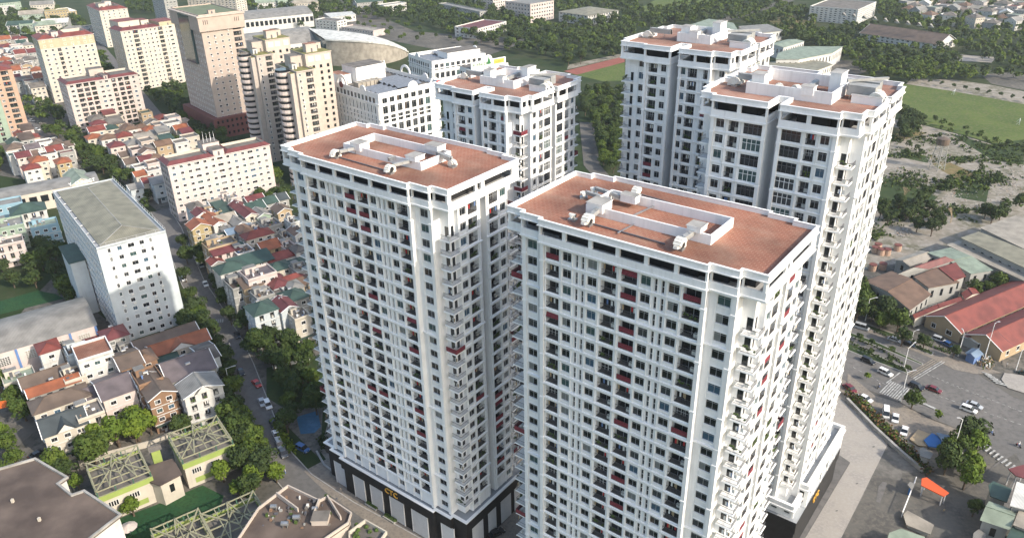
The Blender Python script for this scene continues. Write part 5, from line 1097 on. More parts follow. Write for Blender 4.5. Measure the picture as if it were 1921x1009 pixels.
for a in (((372,422),12,8,8,'w_ochre','r_orange','gaby'),((400,411),12,5,15,'w_white','r_orange','gaby'),((376,399),12,6,8,'w_white','r_maroon','gaby'),((420,392),11,6,15,'w_grey','r_green','shed'),((397,397),11,7,8,'w_tan','r_flat','flat'),
          ((421,411),11,9,9,'w_tan','r_tan','gabx'),((446,416),11,6,10,'w_white','r_grey','gaby'),((456,393),13,5.5,20,'w_cream','r_maroon','gaby'),((476,387),12,8,9,'w_grey','r_green','gabx'),((488,400),12,6,9,'w_mint','r_grey','gaby'),
          ((476,374),11,8,9,'w_grey','r_maroon','gabx'),((527,392),13,6.5,8,'w_tan','r_brown','gaby'),((447,431),11,11,6,'w_grey','r_blue','gabx'),((482,439),12,12,7,'w_cream','r_red','hip'),((412,457),13,12,8,'w_tan','r_flat','flat'),
          ((424,470),12,11,4,'w_palepink','r_maroon','shed'),((455,470),11,7,8,'w_white','r_flat','flat'),((503,460),11,8,9,'w_tan','r_orange','gabx'),((525,480),11,12,7,'w_white','r_red','hip'),((470,490),12,16,7,'w_cream','r_green','shed'),((404,490),10,5,6,'w_grey','r_red','gaby'),
          ((505,420),11,8,9,'w_grey','r_flat','flat'),((520,372),11,8,8,'w_grey','r_slate','gabx'),((500,378),11,8,8,'w_grey','r_green','gabx')): house(*a)
fill([(362,440),(400,420),(500,410),(560,440),(575,560),(560,600),(490,610),(460,560),(420,510)], 34, seed=3)
flush('below the white-pink slab', 'houses below the white and pink slab block')
for a in (((433,501),13,11,8,'w_white','r_green','hip'),((450,530),12,9,10,'w_grey','r_deck','flat'),((484,512),15,11,9,'w_palepink','r_mauve','flat'),((521,500),12,9,7,'w_cream','r_green','hip'),((544,523),11,11,6,'w_cream','r_red','hip'),((550,553),11,8,9,'w_grey','r_green','hip'),
          ((490,577),13,8.5,9,'w_blue','r_green','hip'),((533,571),12,6,9,'w_blue','r_maroon','gaby'),((505,552),11,10,9,'w_grey','r_flat','flat'),((560,530),10,7,7,'w_tan','r_rust','gabx'),((560,590),10,6,7,'w_cream','r_flat','flat')): house(*a)
flush('beside the slab tower', 'houses in the shaded row beside the slab tower')
for a in (((84,706),9,13,8,'w_grey','r_brown','gabx'),((100,722),9.5,14,5.5,'w_grey','r_orange','gabx'),((112,747),10,15,8,'w_cream','r_brown','hip'),((118,790),10,11,10,'w_cream','r_slate','gabx',36,'d'),((166,770),11,7,8,'w_cream','r_flat','flat'),((137,703),10,6,8,'w_cream','r_deck','flat'),
          ((182,731),9,6.5,8,'w_white','r_mauve','gabx'),((213,722),11,9,13,'w_palepink','r_mauve','gabx'),((173,656),15,10,11,'w_white','roof_tile','flat',36,'n'),((239,673),13,6.5,11,'w_brick','r_brown','gabx'),((270,668),12,5.5,8,'w_brick','r_rust','hip'),((276,706),13,7,9,'w_brick','r_deck','flat'),((293,725),12,7.5,12,'w_brick','r_brown','gaby'),
          ((310,632),8,20,8,'w_grey','r_brown','gabx'),((335,643),10,18,8,'w_cream','r_orange','gabx',36,'d'),((308,668),9,7,6,'w_cream','r_green','shed'),((350,686),11,14,13,'w_grey','r_mauve','gabx',36,'b'),((374,722),12,11,8,'w_white','r_grey','gaby',36,'d'),((140,655),8,7,8,'w_cream','r_palegreen','flat'),((35,706),6,9,7,'w_cream','r_palegreen','flat')): house(*a)
fill([(70,760),(60,720),(150,680),(260,680),(400,660),(410,720),(400,760),(250,790),(130,800)], 7, seed=5)
flush('below the blue slab', 'villas below the pale blue slab block')
for a in (((247,303),10,8,8,'w_grey','r_brown','gabx'),((262,326),9,6,8,'w_cream','r_orange','gabx'),((277,338),9,6,9,'w_cream','r_red','gabx'),((272,298),11,7,8,'w_white','r_maroon','gabx'),((252,350),9,6,9,'w_blue','r_grey','gabx'),((262,312),10,7,7,'w_white','r_flat','flat'),((285,318),10,7,8,'w_white','r_flat','flat')): house(*a)
fill([(235,310),(290,300),(310,380),(290,390),(250,370)], 8, seed=6)
flush('left of the white-pink slab', 'houses beside the tree-lined street')
for a in (((217,272),11,8,9,'w_pink','r_maroon','hip'),((175,257),10,8,8,'w_cream','r_orange','hip'),((250,268),10,9,9,'w_cream','r_grey','hip'),((202,258),10,9,8,'w_white','r_rust','hip'),((282,242),10,8,8,'w_white','r_orange','hip'),((320,230),12,10,9,'w_white','r_flat','flat'),((338,240),10,8,8,'w_cream','r_orange','gabx'),((305,270),11,9,8,'w_tan','r_rust','gabx'),
          ((337,266),11,8,9,'w_white','r_flat','flat'),((180,243),11,9,8,'w_cream','r_red','gabx'),((207,240),9,8,8,'w_cream','r_green','hip'),((300,232),11,9,9,'w_beige','r_flat','flat'),((232,254),10,9,8,'w_cream','r_red','hip'),((355,256),11,9,9,'w_cream','r_flat','flat')): house(*a)
fill([(160,262),(200,240),(300,235),(370,240),(375,290),(300,295),(220,290)], 20, h0=8, h1=12, w0=6, w1=9, seed=7)
flush('before the peach tower', 'houses in front of the peach tower')
for a in (((42,291),12,7,10,'w_pink','r_maroon','gabx'),((72,300),12,8,8,'w_cream','r_orange','hip'),((117,302),12,7,9,'w_ochre','r_orange','hip'),((82,266),12,8,8,'w_white','r_flat','flat'),((101,280),12,8,8,'w_cream','r_red','gabx'),((26,276),12,9,9,'w_beige','r_brown','hip'),((58,314),11,8,8,'w_white','r_red','hip'),((90,288),12,8,8,'w_white','r_deck','flat'),((60,276),12,7,8,'w_white','r_mauve','gabx')): house(*a)
fill([(20,285),(70,270),(130,295),(140,330),(40,335)], 14, h0=8, h1=12, seed=8)
flush('below the salmon block', 'houses below the salmon and green block')
for i, a in enumerate(((15,87),(40,76),(8,73),(50,84),(20,104),(38,99),(55,111),(42,131),(25,131),(69,131),(57,151),(69,162),(8,112),(30,86),(62,97),(12,120),(47,119),(75,144))):
    house(a, 10+i%3, 10, 10, ['w_white','w_palepink','w_grey','w_cream'][i%4], ['r_red','r_flat','r_orange','r_grey','r_maroon'][i%5] if i not in (7,8,9) else 'r_orange', ['hip','flat','gabx'][i%3])
fill([(0,85),(50,85),(75,130),(70,190),(40,190),(0,150)], 26, h0=8, h1=12, w0=7, w1=11, seed=9)
flush('at the left edge', 'distant houses at the left edge')
for i, a in enumerate(((1702,3),(1716,10),(1735,6),(1752,14),(1706,16),(1725,18),(1770,10),(1782,28),(1770,31),(1800,4),(1812,10),(1838,4),(1850,36),(1862,42),(1888,24),(1905,28),(1880,33),(1903,38),(1918,20),(1830,32),(1893,2),(1915,4),(1745,27),(1788,14))):
    house(a, 8+i%4, 13, 12, ['w_grey','w_palepink','w_white','w_grey','w_cream'][i%5], ['r_grey','r_flat','r_white','r_palegreen','r_rust','r_grey'][i%6], ['flat','hip','gabx'][i%3], 20+(i*17)%40)
fill([(1700,0),(1921,0),(1960,50),(1850,60),(1700,25)], 24, h0=6, h1=10, w0=10, w1=16, d0=10, d1=16, seed=10)
flush('at the top right', 'distant houses at the top right')
for i, a in enumerate(((40,46),(62,44),(88,46),(105,42),(6,14),(15,4),(80,8),(105,20),(118,22),(60,26),(150,52),(140,56),(505,4),(540,0),(570,5),(690,3),(735,8))):
    house(a, 9+i%4, 26 if i < 12 else 34, 14, ['w_white','w_mint','w_cream','w_grey'][i%4] if i not in (7,8) else 'w_ochre', ['r_green','r_grey','r_palegreen','r_white','r_tan'][i%5], ['gabx','flat','hip'][i%3], 10+(i*13)%35)
flush('along the top edge', 'distant long buildings along the top edge')
for a in (((14,380),10,12,10,'w_sky','r_grey','flat',33),((52,392),11,14,11,'w_white','r_green','hip',33),((12,420),11,13,12,'w_mint','r_grey','flat',33),((82,420),10,11,9,'w_sky','r_palegreen','flat',33),((8,455),10,14,8,'w_palepink','r_flat','flat',33),((146,334),10,10,20,'w_cream','r_palegreen','gaby',38)): house(*a)
flush('in the school yard', 'colourful school buildings at the left edge')
# ------------------------------------------------ trees
def leaf(name, c1, c2, c3):
    m, t, b = nodes(name); N = t.nodes; L = t.links; b.inputs['Roughness'].default_value = .75; b.inputs['Specular IOR Level'].default_value = .2
    oi = N.new('ShaderNodeObjectInfo'); g_ = N.new('ShaderNodeNewGeometry'); n = N.new('ShaderNodeTexNoise'); n.inputs['Scale'].default_value = .55; n.inputs['Detail'].default_value = 3; L.new(g_.outputs['Position'], n.inputs['Vector'])
    r = N.new('ShaderNodeMapRange'); r.inputs[1].default_value = .35; r.inputs[2].default_value = .65; L.new(n.outputs[0], r.inputs[0])
    a = N.new('ShaderNodeMix'); a.data_type = 'RGBA'; a.inputs[6].default_value = (*c1,1); a.inputs[7].default_value = (*c2,1); L.new(r.outputs[0], a.inputs[0])
    r2 = N.new('ShaderNodeMapRange'); r2.inputs[4].default_value = .75; L.new(oi.outputs['Random'], r2.inputs[0])
    c = N.new('ShaderNodeMix'); c.data_type = 'RGBA'; c.inputs[7].default_value = (*c3,1); L.new(r2.outputs[0], c.inputs[0]); L.new(a.outputs[2], c.inputs[6]); L.new(c.outputs[2], b.inputs['Base Color'])
leaf('leaf_mid', (.045,.078,.012), (.09,.125,.020), (.036,.06,.014)); leaf('leaf_dark', (.024,.046,.012), (.055,.08,.018), (.036,.055,.02)); leaf('leaf_bright', (.08,.125,.012), (.13,.175,.02), (.065,.11,.015)); leaf('leaf_rust', (.16,.08,.04), (.10,.09,.03), (.2,.09,.05))
mat('bark', (.12,.09,.065), .95, .3, 2)
def crown_mb(seed, R, H, n, q, mt, z0):
    rnd = random.Random(seed); m = MB(); blobs = []
    for i in range(9):
        a = rnd.uniform(0, 6.28); rr = R*rnd.uniform(.15,.62); blobs.append((rr*math.cos(a), rr*math.sin(a), z0+H*rnd.uniform(.25,.8), R*rnd.uniform(.32,.55)))
    blobs.append((0,0,z0+H*.6,R*.6))
    for i in range(n):
        bx, by, bz, br = rnd.choice(blobs); u = rnd.uniform(-1,1) if rnd.random() < .4 else rnd.uniform(-.1,1); a = rnd.uniform(0,6.28); s = math.sqrt(max(0,1-u*u)); rad = br*rnd.uniform(.75,1.08)
        nv = Vector((s*math.cos(a), s*math.sin(a), u)); p = Vector((bx,by,bz))+Vector((nv.x,nv.y,nv.z*.8))*rad
        nv = (nv+Vector((rnd.uniform(-.9,.9),rnd.uniform(-.9,.9),rnd.uniform(-.5,.9)))).normalized(); t = nv.orthogonal().normalized(); b = nv.cross(t); k = q*rnd.uniform(.6,1.35); ang = rnd.uniform(0,3.1); t, b = t*math.cos(ang)+b*math.sin(ang), b*math.cos(ang)-t*math.sin(ang)
        m.poly([p-t*k, p-b*k*.6, p+t*k, p+b*k*.6], mt)
    return m
def trunk_mb(seed, R, H, z0, r=.28):
    rnd = random.Random(seed); m = MB(); m.cyl((0,0,-.1), r, z0+H*.3, 'bark', 7, r*.6)
    for i in range(5):
        a = rnd.uniform(0,6.28); top = Vector((R*.5*math.cos(a), R*.5*math.sin(a), z0+H*rnd.uniform(.35,.7))); m.bar((0,0,z0*.8), top, r*.6, r*.6, 'bark')
    return m
PROTO = []
for i, (R, H, z0, n, q, mt) in enumerate(((4.2,6,2.2,1500,.42,'leaf_mid'),(3.6,6.5,2.2,1300,.40,'leaf_dark'),(4.8,6.5,2.4,1700,.46,'leaf_dark'),(3.0,5,2.0,1000,.36,'leaf_bright'),(4.0,5.5,2.2,1400,.42,'leaf_mid'),(2.6,5.5,1.8,800,.36,'leaf_dark'))):
    cm = crown_mb(i+5, R, H, n, q, mt, z0).mesh('crown'); tm = trunk_mb(i, R, H, z0).mesh('trunk'); PROTO.append((R, cm, tm, crown_mb(i+50, R*1.05, H, 120, q*2.3, mt, z0)))
TREES = []                                # (x, y, scale, proto, zone)
def grove(zone, px, sp, s0=.8, s1=1.25, protos=(0,1,2,4,1), street=True, maxn=2000, seed=1):
    P_ = [P2(*p,0) for p in px]; rnd = random.Random(seed+len(TREES)); xs = [p[0] for p in P_]; ys = [p[1] for p in P_]; A = 0
    A = abs(sum(P_[i][0]*P_[(i+1)%len(P_)][1]-P_[(i+1)%len(P_)][0]*P_[i][1] for i in range(len(P_))))/2; n = 0; grid = {}
    for _ in range(int(min(60000, A/sp/sp*9))):
        x, y = rnd.uniform(min(xs),max(xs)), rnd.uniform(min(ys),max(ys))
        if not inpoly(x, y, P_) or blocked(x, y, 2.5) or (street and onstreet(x, y)): continue
        gx, gy = int(x//sp), int(y//sp)
        if any((x-u)**2+(y-v)**2 < sp*sp for i in (-1,0,1) for j in (-1,0,1) for (u, v) in grid.get((gx+i,gy+j), ())): continue
        grid.setdefault((gx,gy), []).append((x,y)); TREES.append((x, y, rnd.uniform(s0,s1), rnd.choice(protos), zone)); n += 1
        if n >= maxn: break
def tree_at(zone, px, s=1, p=0): x, y = P2(*px,0); TREES.append((x, y, s, p, zone))
grove('west of the left street by the pale blue slab', [(345,545),(395,560),(445,660),(440,705),(395,700),(350,620)], 4.6)
grove('along the left street below the small houses', [(385,490),(440,560),(475,600),(490,650),(480,690),(440,640),(405,585)], 4.4, protos=(0,1,2))
grove('in the garden left of the slab tower', [(480,640),(575,610),(600,800),(560,770),(545,850),(500,770),(470,700)], 5.2, .8, 1.2, (1,2,4))
grove('between the pale blue slab and the white-pink slab', [(140,262),(230,300),(300,400),(330,450),(345,500),(322,450),(240,360),(180,335),(120,320)], 5.2)
grove('behind the shaded row of houses', [(480,370),(520,330),(540,400),(560,470),(540,460),(520,420)], 5)
grove('left of the pale blue slab', [(0,470),(95,440),(130,560),(190,660),(160,610),(110,545),(0,545)], 5.4)
grove('between the villas and the kindergarten', [(160,862),(165,815),(215,785),(290,795),(290,825),(230,850),(185,875)], 4.6, 1.15,1.5,(3,3,0,3))
grove('between the villas and the kindergarten', [(90,862),(140,850),(160,900),(130,915),(75,865)], 5, protos=(3,4,1)); grove('around the kindergarten yard', [(300,800),(420,760),(440,790),(400,792),(320,825)], 4.6, .7,1)
grove('around the kindergarten yard', [(365,890),(440,860),(450,920),(410,930),(370,910)], 5, .9, 1.2, (1,3,2)); grove('along the left street by the kindergarten', [(425,775),(470,780),(500,850),(545,905),(520,925),(470,950),(445,905),(440,830)], 5, .9, 1.25, (0,1,2,3)); tree_at('around the kindergarten yard',(252,968),.95,3); grove('around the kindergarten yard', [(370,958),(440,930),(430,945),(380,970)], 5,.6,.8)
grove('at the left edge beside the villas', [(0,690),(18,720),(20,765),(0,770)], 5, protos=(0,3)); grove('at the left edge beside the villas', [(0,800),(28,820),(30,860),(0,870)], 5, protos=(0,3)); grove('at the left edge beside the villas', [(25,760),(70,740),(88,830),(60,850),(40,810)], 5, protos=(1,4,1)); grove('at the left edge beside the villas', [(-10,870),(60,865),(20,890),(-10,905)],5,.7,.9)
grove('among the cream and pink blocks', [(190,90),(220,110),(240,195),(200,190),(185,130)], 7); grove('among the cream and pink blocks', [(275,180),(350,165),(400,220),(445,290),(400,290),(340,240),(290,225)], 6.5); grove('among the cream and pink blocks', [(30,150),(90,170),(130,260),(90,262),(50,240),(55,190)], 6.5)
grove('among the cream and pink blocks', [(0,292),(28,300),(20,325),(0,330)],6); grove('beside the sports pitch at the left edge', [(95,545),(118,548),(125,560),(108,560)],5); grove('in front of the houses by the peach tower', [(180,290),(230,300),(300,262),(370,280),(360,300),(250,320)], 7)
grove('at the top left', [(0,30),(110,22),(165,50),(150,72),(0,72)], 9); grove('at the top left', [(235,8),(318,3),(322,30),(250,26)], 9, street=False)
grove('in the campus woods at the top centre', [(450,0),(560,-6),(640,20),(560,60),(545,48),(470,20)], 10.5, 1, 1.5); grove('in the campus woods at the top centre', [(560,20),(700,2),(830,-4),(1010,50),(1185,70),(1180,106),(1070,125),(960,100),(900,85),(760,40),(640,35)], 10, 1, 1.5, protos=(1,2,0,1))
grove('in the campus woods at the top centre', [(640,40),(760,30),(900,78),(990,95),(960,100),(800,75),(760,85)], 16, .6, 1.0); grove('in the campus woods at the top centre', [(940,-8),(1190,-8),(1200,30),(1330,5),(1420,0),(1300,40),(1180,70),(1060,48)], 11, 1, 1.5)
grove('beside the rear white tower', [(1095,178),(1172,172),(1168,300),(1130,300),(1100,250)], 6.5, .8, 1.2, (0,1,2,3)); grove('beside the rear white tower', [(1105,290),(1160,275),(1160,330),(1115,330)], 6, .7,1)
grove('in the woods at the top right', [(1200,45),(1300,20),(1420,-6),(1520,30),(1530,60),(1640,55),(1640,95),(1590,118),(1560,100),(1480,75),(1380,45),(1290,48)], 10.5, 1, 1.4, protos=(1,2,0,4)); grove('in the woods at the top right', [(1645,-10),(1921,-10),(2000,60),(2000,135),(1870,135),(1800,98),(1700,50),(1650,48)], 10, 1, 1.4, protos=(1,0,4,3))
grove('in the woods at the top right', [(1430,70),(1500,60),(1640,98),(1760,100),(1800,125),(1700,145),(1600,125),(1500,85)], 9, 1, 1.3, protos=(1,2,0)); grove('behind the playing field', [(1600,128),(1700,120),(1800,130),(1850,150),(1790,155),(1700,158),(1620,150)], 7, .9, 1.2, (3,0,4)); grove('behind the playing field', [(1840,140),(1921,145),(2000,165),(2000,172),(1921,152),(1845,148)], 7)
for x in range(1700, 1925, 22): tree_at('along the car park path', (x, 150+(x-1700)*.19), .6, 5)
grove('between the playing field and the wasteland', [(1690,215),(1760,232),(1840,255),(1921,282),(1921,292),(1840,268),(1760,248),(1690,240)], 5.5,.4,.7,(1,5,4)); grove('between the playing field and the wasteland', [(1688,222),(1730,228),(1720,262),(1690,270)],6,.9,1.2,(1,2))
grove('on the wasteland', [(1755,345),(1850,320),(1870,350),(1840,375),(1775,365)], 7.5, .5, .8, (0,1,4)); grove('on the wasteland', [(1680,385),(1745,380),(1770,420),(1750,445),(1720,440),(1690,410)], 6.2, .7, 1.0, (1,2)); grove('on the wasteland', [(1645,400),(1672,395),(1678,425),(1650,425)],5,.8,1.1,(1,)); grove('on the wasteland', [(1845,410),(1915,385),(1921,395),(1850,425)], 5,.8,1,(1,2)); grove('on the wasteland', [(1700,276),(1745,292),(1745,300),(1700,296)],5,.4,.6,(1,))
grove('in the roadside thicket by the boulevard', [(1600,548),(1650,556),(1700,595),(1706,628),(1670,628),(1600,612)], 4.2, .8, 1.2, (0,1,2,4), street=False); grove('behind the long red-roofed building', [(1805,540),(1850,515),(1921,530),(1990,545),(1940,560),(1870,562),(1830,560)], 5, .6, .9, (3,4,0)); grove('beside the brown sheds', [(1750,560),(1800,545),(1795,556),(1740,580)],4.5,.5,.7,(1,4))
grove('at the corner beside the blue tarpaulins', [(1772,850),(1812,832),(1836,846),(1832,905),(1800,930),(1768,925),(1758,890)], 4.4, .9, 1.25, (0,1,2,3), street=False); grove('by the shaded lane', [(1820,962),(1842,952),(1850,985),(1830,990)],4.5,.7,1,(1,5))
tree_at('on the pavement beside the boulevard',(1709,768),.75,0); tree_at('on the pavement beside the boulevard',(1757,788),.5,3); tree_at('on the pavement beside the boulevard',(1627,714),.45,3); tree_at('on the pavement beside the boulevard',(1690,650),.85,1); tree_at('on the pavement beside the boulevard',(1731,655),.75,1); tree_at('on the pavement beside the boulevard',(1787,672),.6,1); tree_at('on the pavement beside the boulevard',(1650,618),.7,0)
for q in ((1634,650),(1671,664),(1632,668),(1668,682),(1612,640),(1702,700)): tree_at('on the median of the boulevard', q, .45, 5)
KN = ['large','dense','spreading','small bright green','rounded','slender']
for q, s_, p_ in (((195,850),1.5,3),((225,838),1.6,3),((262,828),1.6,3),((285,815),1.3,3),((180,872),1.1,0),((130,905),1.0,1),((150,920),.8,3),((110,895),1.0,0),((434,705),.8,1),((425,690),.95,2),((430,720),.9,1),((440,745),.9,0),((425,760),.8,1),((400,640),1,2),((410,665),1,1),((435,610),.9,1),((360,570),1,1),((372,600),1,2),((395,700),.9,1),
   ((460,800),1.1,3),((455,825),1.1,1),((480,850),1.1,0),((500,880),1.1,1),((520,905),1.0,3),((490,905),1.1,1),((465,880),1.1,0),((450,935),1,3),((475,940),1,1),((445,780),.9,1),((395,505),.9,1),((410,540),.9,1),((425,575),.9,2),((348,470),.9,1),((352,495),.9,2),((350,530),.9,1)): tree_at('beside the left street and the kindergarten', q, s_, p_)
PP = lambda x, y: (lambda c: (W0/2+FPX*c.dot(right)/c.dot(fwd)))(Vector((x,y,-CAMH)))
zc = {}
for t in sorted(TREES, key=lambda t: PP(t[0],t[1])): zc.setdefault((t[4],t[3]), []).append(t)
eye = Vector((0,0,CAMH)); TREES.sort(key=lambda t: math.hypot(t[0], t[1])/t[2]/PROTO[t[3]][0]*4)
rest = MB(); nk = 0; T0 = {}
for (x, y, s, p, zone) in TREES:
    R, cm, tm, lo = PROTO[p]; rz = random.uniform(0, 6.28)
    if nk < 300:
        nk += 1; L_ = zc[(zone,p)]; od = '' if (len(L_) > 28 or len(L_) < 2) else f', {ORD[L_.index((x,y,s,p,zone))]} such from left'; r = thing('tree', f'{KN[p]} tree {zone}{od}', 'tree', (x,y,0), rz, 'trees '+zone); sc = s*random.uniform(.9,1.1); r.scale = (s, s, sc)
        put('crown', cm, r); put('trunk', tm, r)
    else: rest.add(lo, Matrix.Translation((x,y,0)) @ Matrix.Rotation(rz,4,'Z') @ Matrix.Scale(s,4))
print('trees', len(TREES)); rest.obj('distant_woods', kind='stuff', label='mass of trees in the distance')
# low scrub on the wasteland, one object
sc_ = MB(); rnd = random.Random(11); ctr = 0
for q, sx_, sy_, k in (((1760,262),60,10,300),((1700,292),45,7,200),((1800,300),60,7,250),((1850,335),55,14,420),((1700,340),45,16,300),((1770,350),60,12,320),((1690,400),50,20,300),((1880,300),50,14,260),((1790,395),70,12,260),((1870,275),60,9,300),((1668,262),30,10,160),((1640,440),24,14,140)):
    for _ in range(int(k*.4)):
        x, y = rnd.gauss(q[0],sx_*.5), rnd.gauss(q[1],sy_*.5); p = U(x,y)
        if blocked(p.x,p.y,0): continue
        for j in range(6):
            c = p+Vector((rnd.uniform(-1.2,1.2),rnd.uniform(-1.2,1.2),rnd.uniform(.1,.9))); v = Vector((rnd.uniform(-1,1),rnd.uniform(-1,1),rnd.uniform(.2,1))).normalized(); t = v.orthogonal().normalized()*rnd.uniform(.4,.9); b_ = v.cross(t); sc_.poly([c-t,c-b_*.7,c+t,c+b_*.7],'leaf_dark' if rnd.random() < .35 else 'leaf_mid')
sc_.obj('scrub', kind='stuff', label='low green scrub creeping over the demolition lot')
# palms
pc = MB()
for i in range(13):
    a = i*2.399; prev = Vector((0,0,6.2))
    for k in range(1,6):
        f = k/5; p = Vector((math.cos(a)*3.0*f, math.sin(a)*3.0*f, 6.2+1.0*math.sin(f*2.2)-1.5*f*f+(i%3)*.3*f)); sd_ = Vector((-math.sin(a),math.cos(a),0))*(.5*(1-f*.7)); pc.poly([prev-sd_,prev+sd_,p+sd_*.8-Vector((0,0,.15)),p-sd_*.8-Vector((0,0,.15))],'leaf_mid'); prev = p
pcm = pc.mesh('fronds'); pt = MB(); pt.cyl((0,0,-.1),.2,6.4,'bark',7,.14); ptm = pt.mesh('trunk')
for i, q in enumerate(((1112,245),(1128,232),(1140,240),(1150,225),(1121,218),(1135,205),(1160,240),(1145,255),(1762,552),(1775,548),(1790,546),(1822,538),(1845,530))):
    r = thing('palm_tree', f'tall palm tree beside the rear white tower, {ORD[sorted([1112,1128,1140,1150,1121,1135,1160,1145]).index(q[0])]} from left' if i < 8 else f'small palm tree by the brown sheds, {ORD[i-8]} from left', 'palm tree', (*P2(*q,0),0), i, 'palms by the rear tower' if i < 8 else 'palms by the sheds'); r.scale = (.9+.05*(i%4),)*3 if i < 8 else (.6,)*3; put('fronds', pcm, r); put('trunk', ptm, r)
# bare trees on the wasteland
for q, lb in (((1694,378),'bare leafless tree standing alone on the rubble'),((1783,418),'bare leafless tree beside the warehouse road')):
    r = thing('bare_tree', lb, 'tree', (*P2(*q,0),0)); m = MB(); rnd = random.Random(q[0])
    def br(p, d, l, w, k):
        e = p+d*l; m.bar(p, e, w, w, 'w_tan')
        if k: [br(e, (d+Vector((rnd.uniform(-.7,.7),rnd.uniform(-.7,.7),rnd.uniform(-.1,.4)))).normalized(), l*.72, w*.62, k-1) for _ in range(3)]
    br(Vector((0,0,0)), Vector((0,0,1)), 2.6, .3, 4); m.obj('branches', r)
# hedges and walls
def hedge(label, px, w, h, mt='leaf_dark'):
    m = MB(); rnd = random.Random(len(px)); c = [U(*p) for p in px]
    for a, b in zip(c, c[1:]):
        L = (b-a).length; n = int(L*w*h*7)
        for i in range(min(n,3500)):
            p = a+(b-a)*rnd.random()+Vector((rnd.uniform(-w/2,w/2),rnd.uniform(-w/2,w/2),rnd.uniform(.1,h))); v = Vector((rnd.uniform(-1,1),rnd.uniform(-1,1),rnd.uniform(0,1))).normalized(); t = v.orthogonal().normalized()*.35; b_ = v.cross(t); m.poly([p-t,p-b_,p+t,p+b_],'leaf_rust' if (mt == 'mixed' and rnd.random() < .3) else ('leaf_bright' if (mt == 'mixed' and rnd.random() < .3) else ('leaf_dark' if mt == 'mixed' else mt)))
    return m.obj('hedge', label=label, cat='hedge')
hedge('long mixed green and reddish hedge behind the plaza wall', [(1592,742),(1614,760),(1650,798),(1690,835),(1722,868),(1738,888)], 3.2, 2.0, 'mixed')
hedge('low hedge strip between the boulevard and the service road', [(1600,634),(1650,655),(1700,688)], 1.2, .7); hedge('low hedge strip on the nearer median', [(1590,640),(1640,668),(1700,696)], 1.6, .8,'leaf_dark'); hedge('low green hedge beside the boulevard pavement', [(1640,622),(1700,645),(1748,664)], 1.6,.9); hedge('hedge along the forecourt of the long cream building', [(1705,640),(1740,648),(1780,662)], 1.4, 1.0,'leaf_mid'); hedge('shrubs lining the left street beside the slab tower garden', [(515,790),(535,830),(550,850)], 2.5, 2.0,'leaf_bright'); hedge('planting at the podium edge of the left slab tower', [(603,820),(612,845)], 2.5, 1.6)
def wallrun(label, px, h, t, mt, name='boundary_wall', cat='wall', top=None):
    c = [U(*p) for p in px]; m = MB()
    for a, b in zip(c, c[1:]): m.bar(a+Vector((0,0,h/2)), b+Vector((0,0,h/2)), t, h, mt)
    return m.obj(name, label=label, cat=cat)
wallrun('grey wall between the plaza and the hedge', [(1588,752),(1640,806),(1690,852),(1730,886)], 1.3, .8, 'concrete'); wallrun('white balustrade fence in the garden behind the left street', [(512,692),(545,684),(582,676)], 1.4,.3,'white_trim','garden_fence','fence'); wallrun('cream wall under the tiled compound roof', [(1700,600),(1745,582),(1808,566)], 2.2,.3,'w_cream')
wallrun('low concrete kerb wall beside the parked cars, lower centre', [(594,847),(608,872),(650,905),(720,945),(800,990)], .5, .5, 'kerb'); wallrun('cream boundary wall north of the kindergarten', [(150,875),(200,858),(290,835),(340,812)], 2,.3,'w_cream'); wallrun('white wall beside the trees at the left edge', [(0,760),(20,750),(60,725),(70,720)], 2,.3,'w_white')
# ------------------------------------------------ vehicles
for nme, c in (('white',(.75,.75,.74)),('black',(.015,.015,.018)),('silver',(.4,.42,.44)),('maroon',(.16,.015,.02)),('grey',(.14,.145,.15)),('blue',(.03,.09,.25)),('green',(.02,.06,.05)),('red',(.45,.03,.02))):
    m_, t_, b_ = nodes('paint_'+nme); b_.inputs['Base Color'].default_value = (*c,1); b_.inputs['Roughness'].default_value = .3; b_.inputs['Coat Weight'].default_value = .5
mat('tyre', (.02,.02,.02), .9, .1); mat('lamp_glass', (.6,.6,.55), .2, 0); mat('tail_red', (.4,.02,.02), .3, 0)
def car_parts(paint, kind='sedan'):
    L, W = (4.6,1.85) if kind != 'van' else (4.9,1.9); hood, beltz, roofz = (.85,.95,1.45) if kind == 'sedan' else ((1.0,1.1,1.75) if kind == 'suv' else (1.1,1.2,2.1)); out = {}
    m = MB(); x = L/2; w = W/2
    prof = [(-x,.35),(-x,.8),(-x+.25,hood+.02),(x-1.3,hood),(x-.15,hood-.2),(x,.6),(x,.35)]
    for sg in (-1,1): m.poly([(a,sg*w,z) for a, z in prof], paint)
    for (a, b) in zip(prof, prof[1:]+prof[:1]): m.poly([(a[0],-w,a[1]),(b[0],-w,b[1]),(b[0],w,b[1]),(a[0],w,a[1])], paint)
    r0, r1 = {'sedan': (-x+1.15, .55), 'suv': (-x+.35, .6), 'van': (-x+.15, 1.3)}[kind]; wi = w-.18
    c = MB(); lo = [(r0-(.75 if kind=='sedan' else .12),-w+.05),(r1+.75,-w+.05),(r1+.75,w-.05),(r0-(.75 if kind=='sedan' else .12),w-.05)]; hi = [(r0,-wi),(r1,-wi),(r1,wi),(r0,wi)]
    for i in range(4): j = (i+1)%4; c.poly([(*lo[i],hood),(*lo[j],hood),(*hi[j],roofz),(*hi[i],roofz)], 'glass_dark')
    m.poly([(*p,roofz) for p in hi], paint); m.box(hi[0][0]+.02,hi[1][0]-.02,-wi+.02,wi-.02,roofz,roofz+.04,paint)
    for px_ in (r0+.05,(r0+r1)/2,r1-.05):
        for sg in (-1,1): m.bar((px_,sg*(w-.04),hood),(px_,sg*(wi+.01),roofz),.09,.05,paint)
    out['body'] = m; out['window_glass'] = c
    return out, L, W
CARP = {}
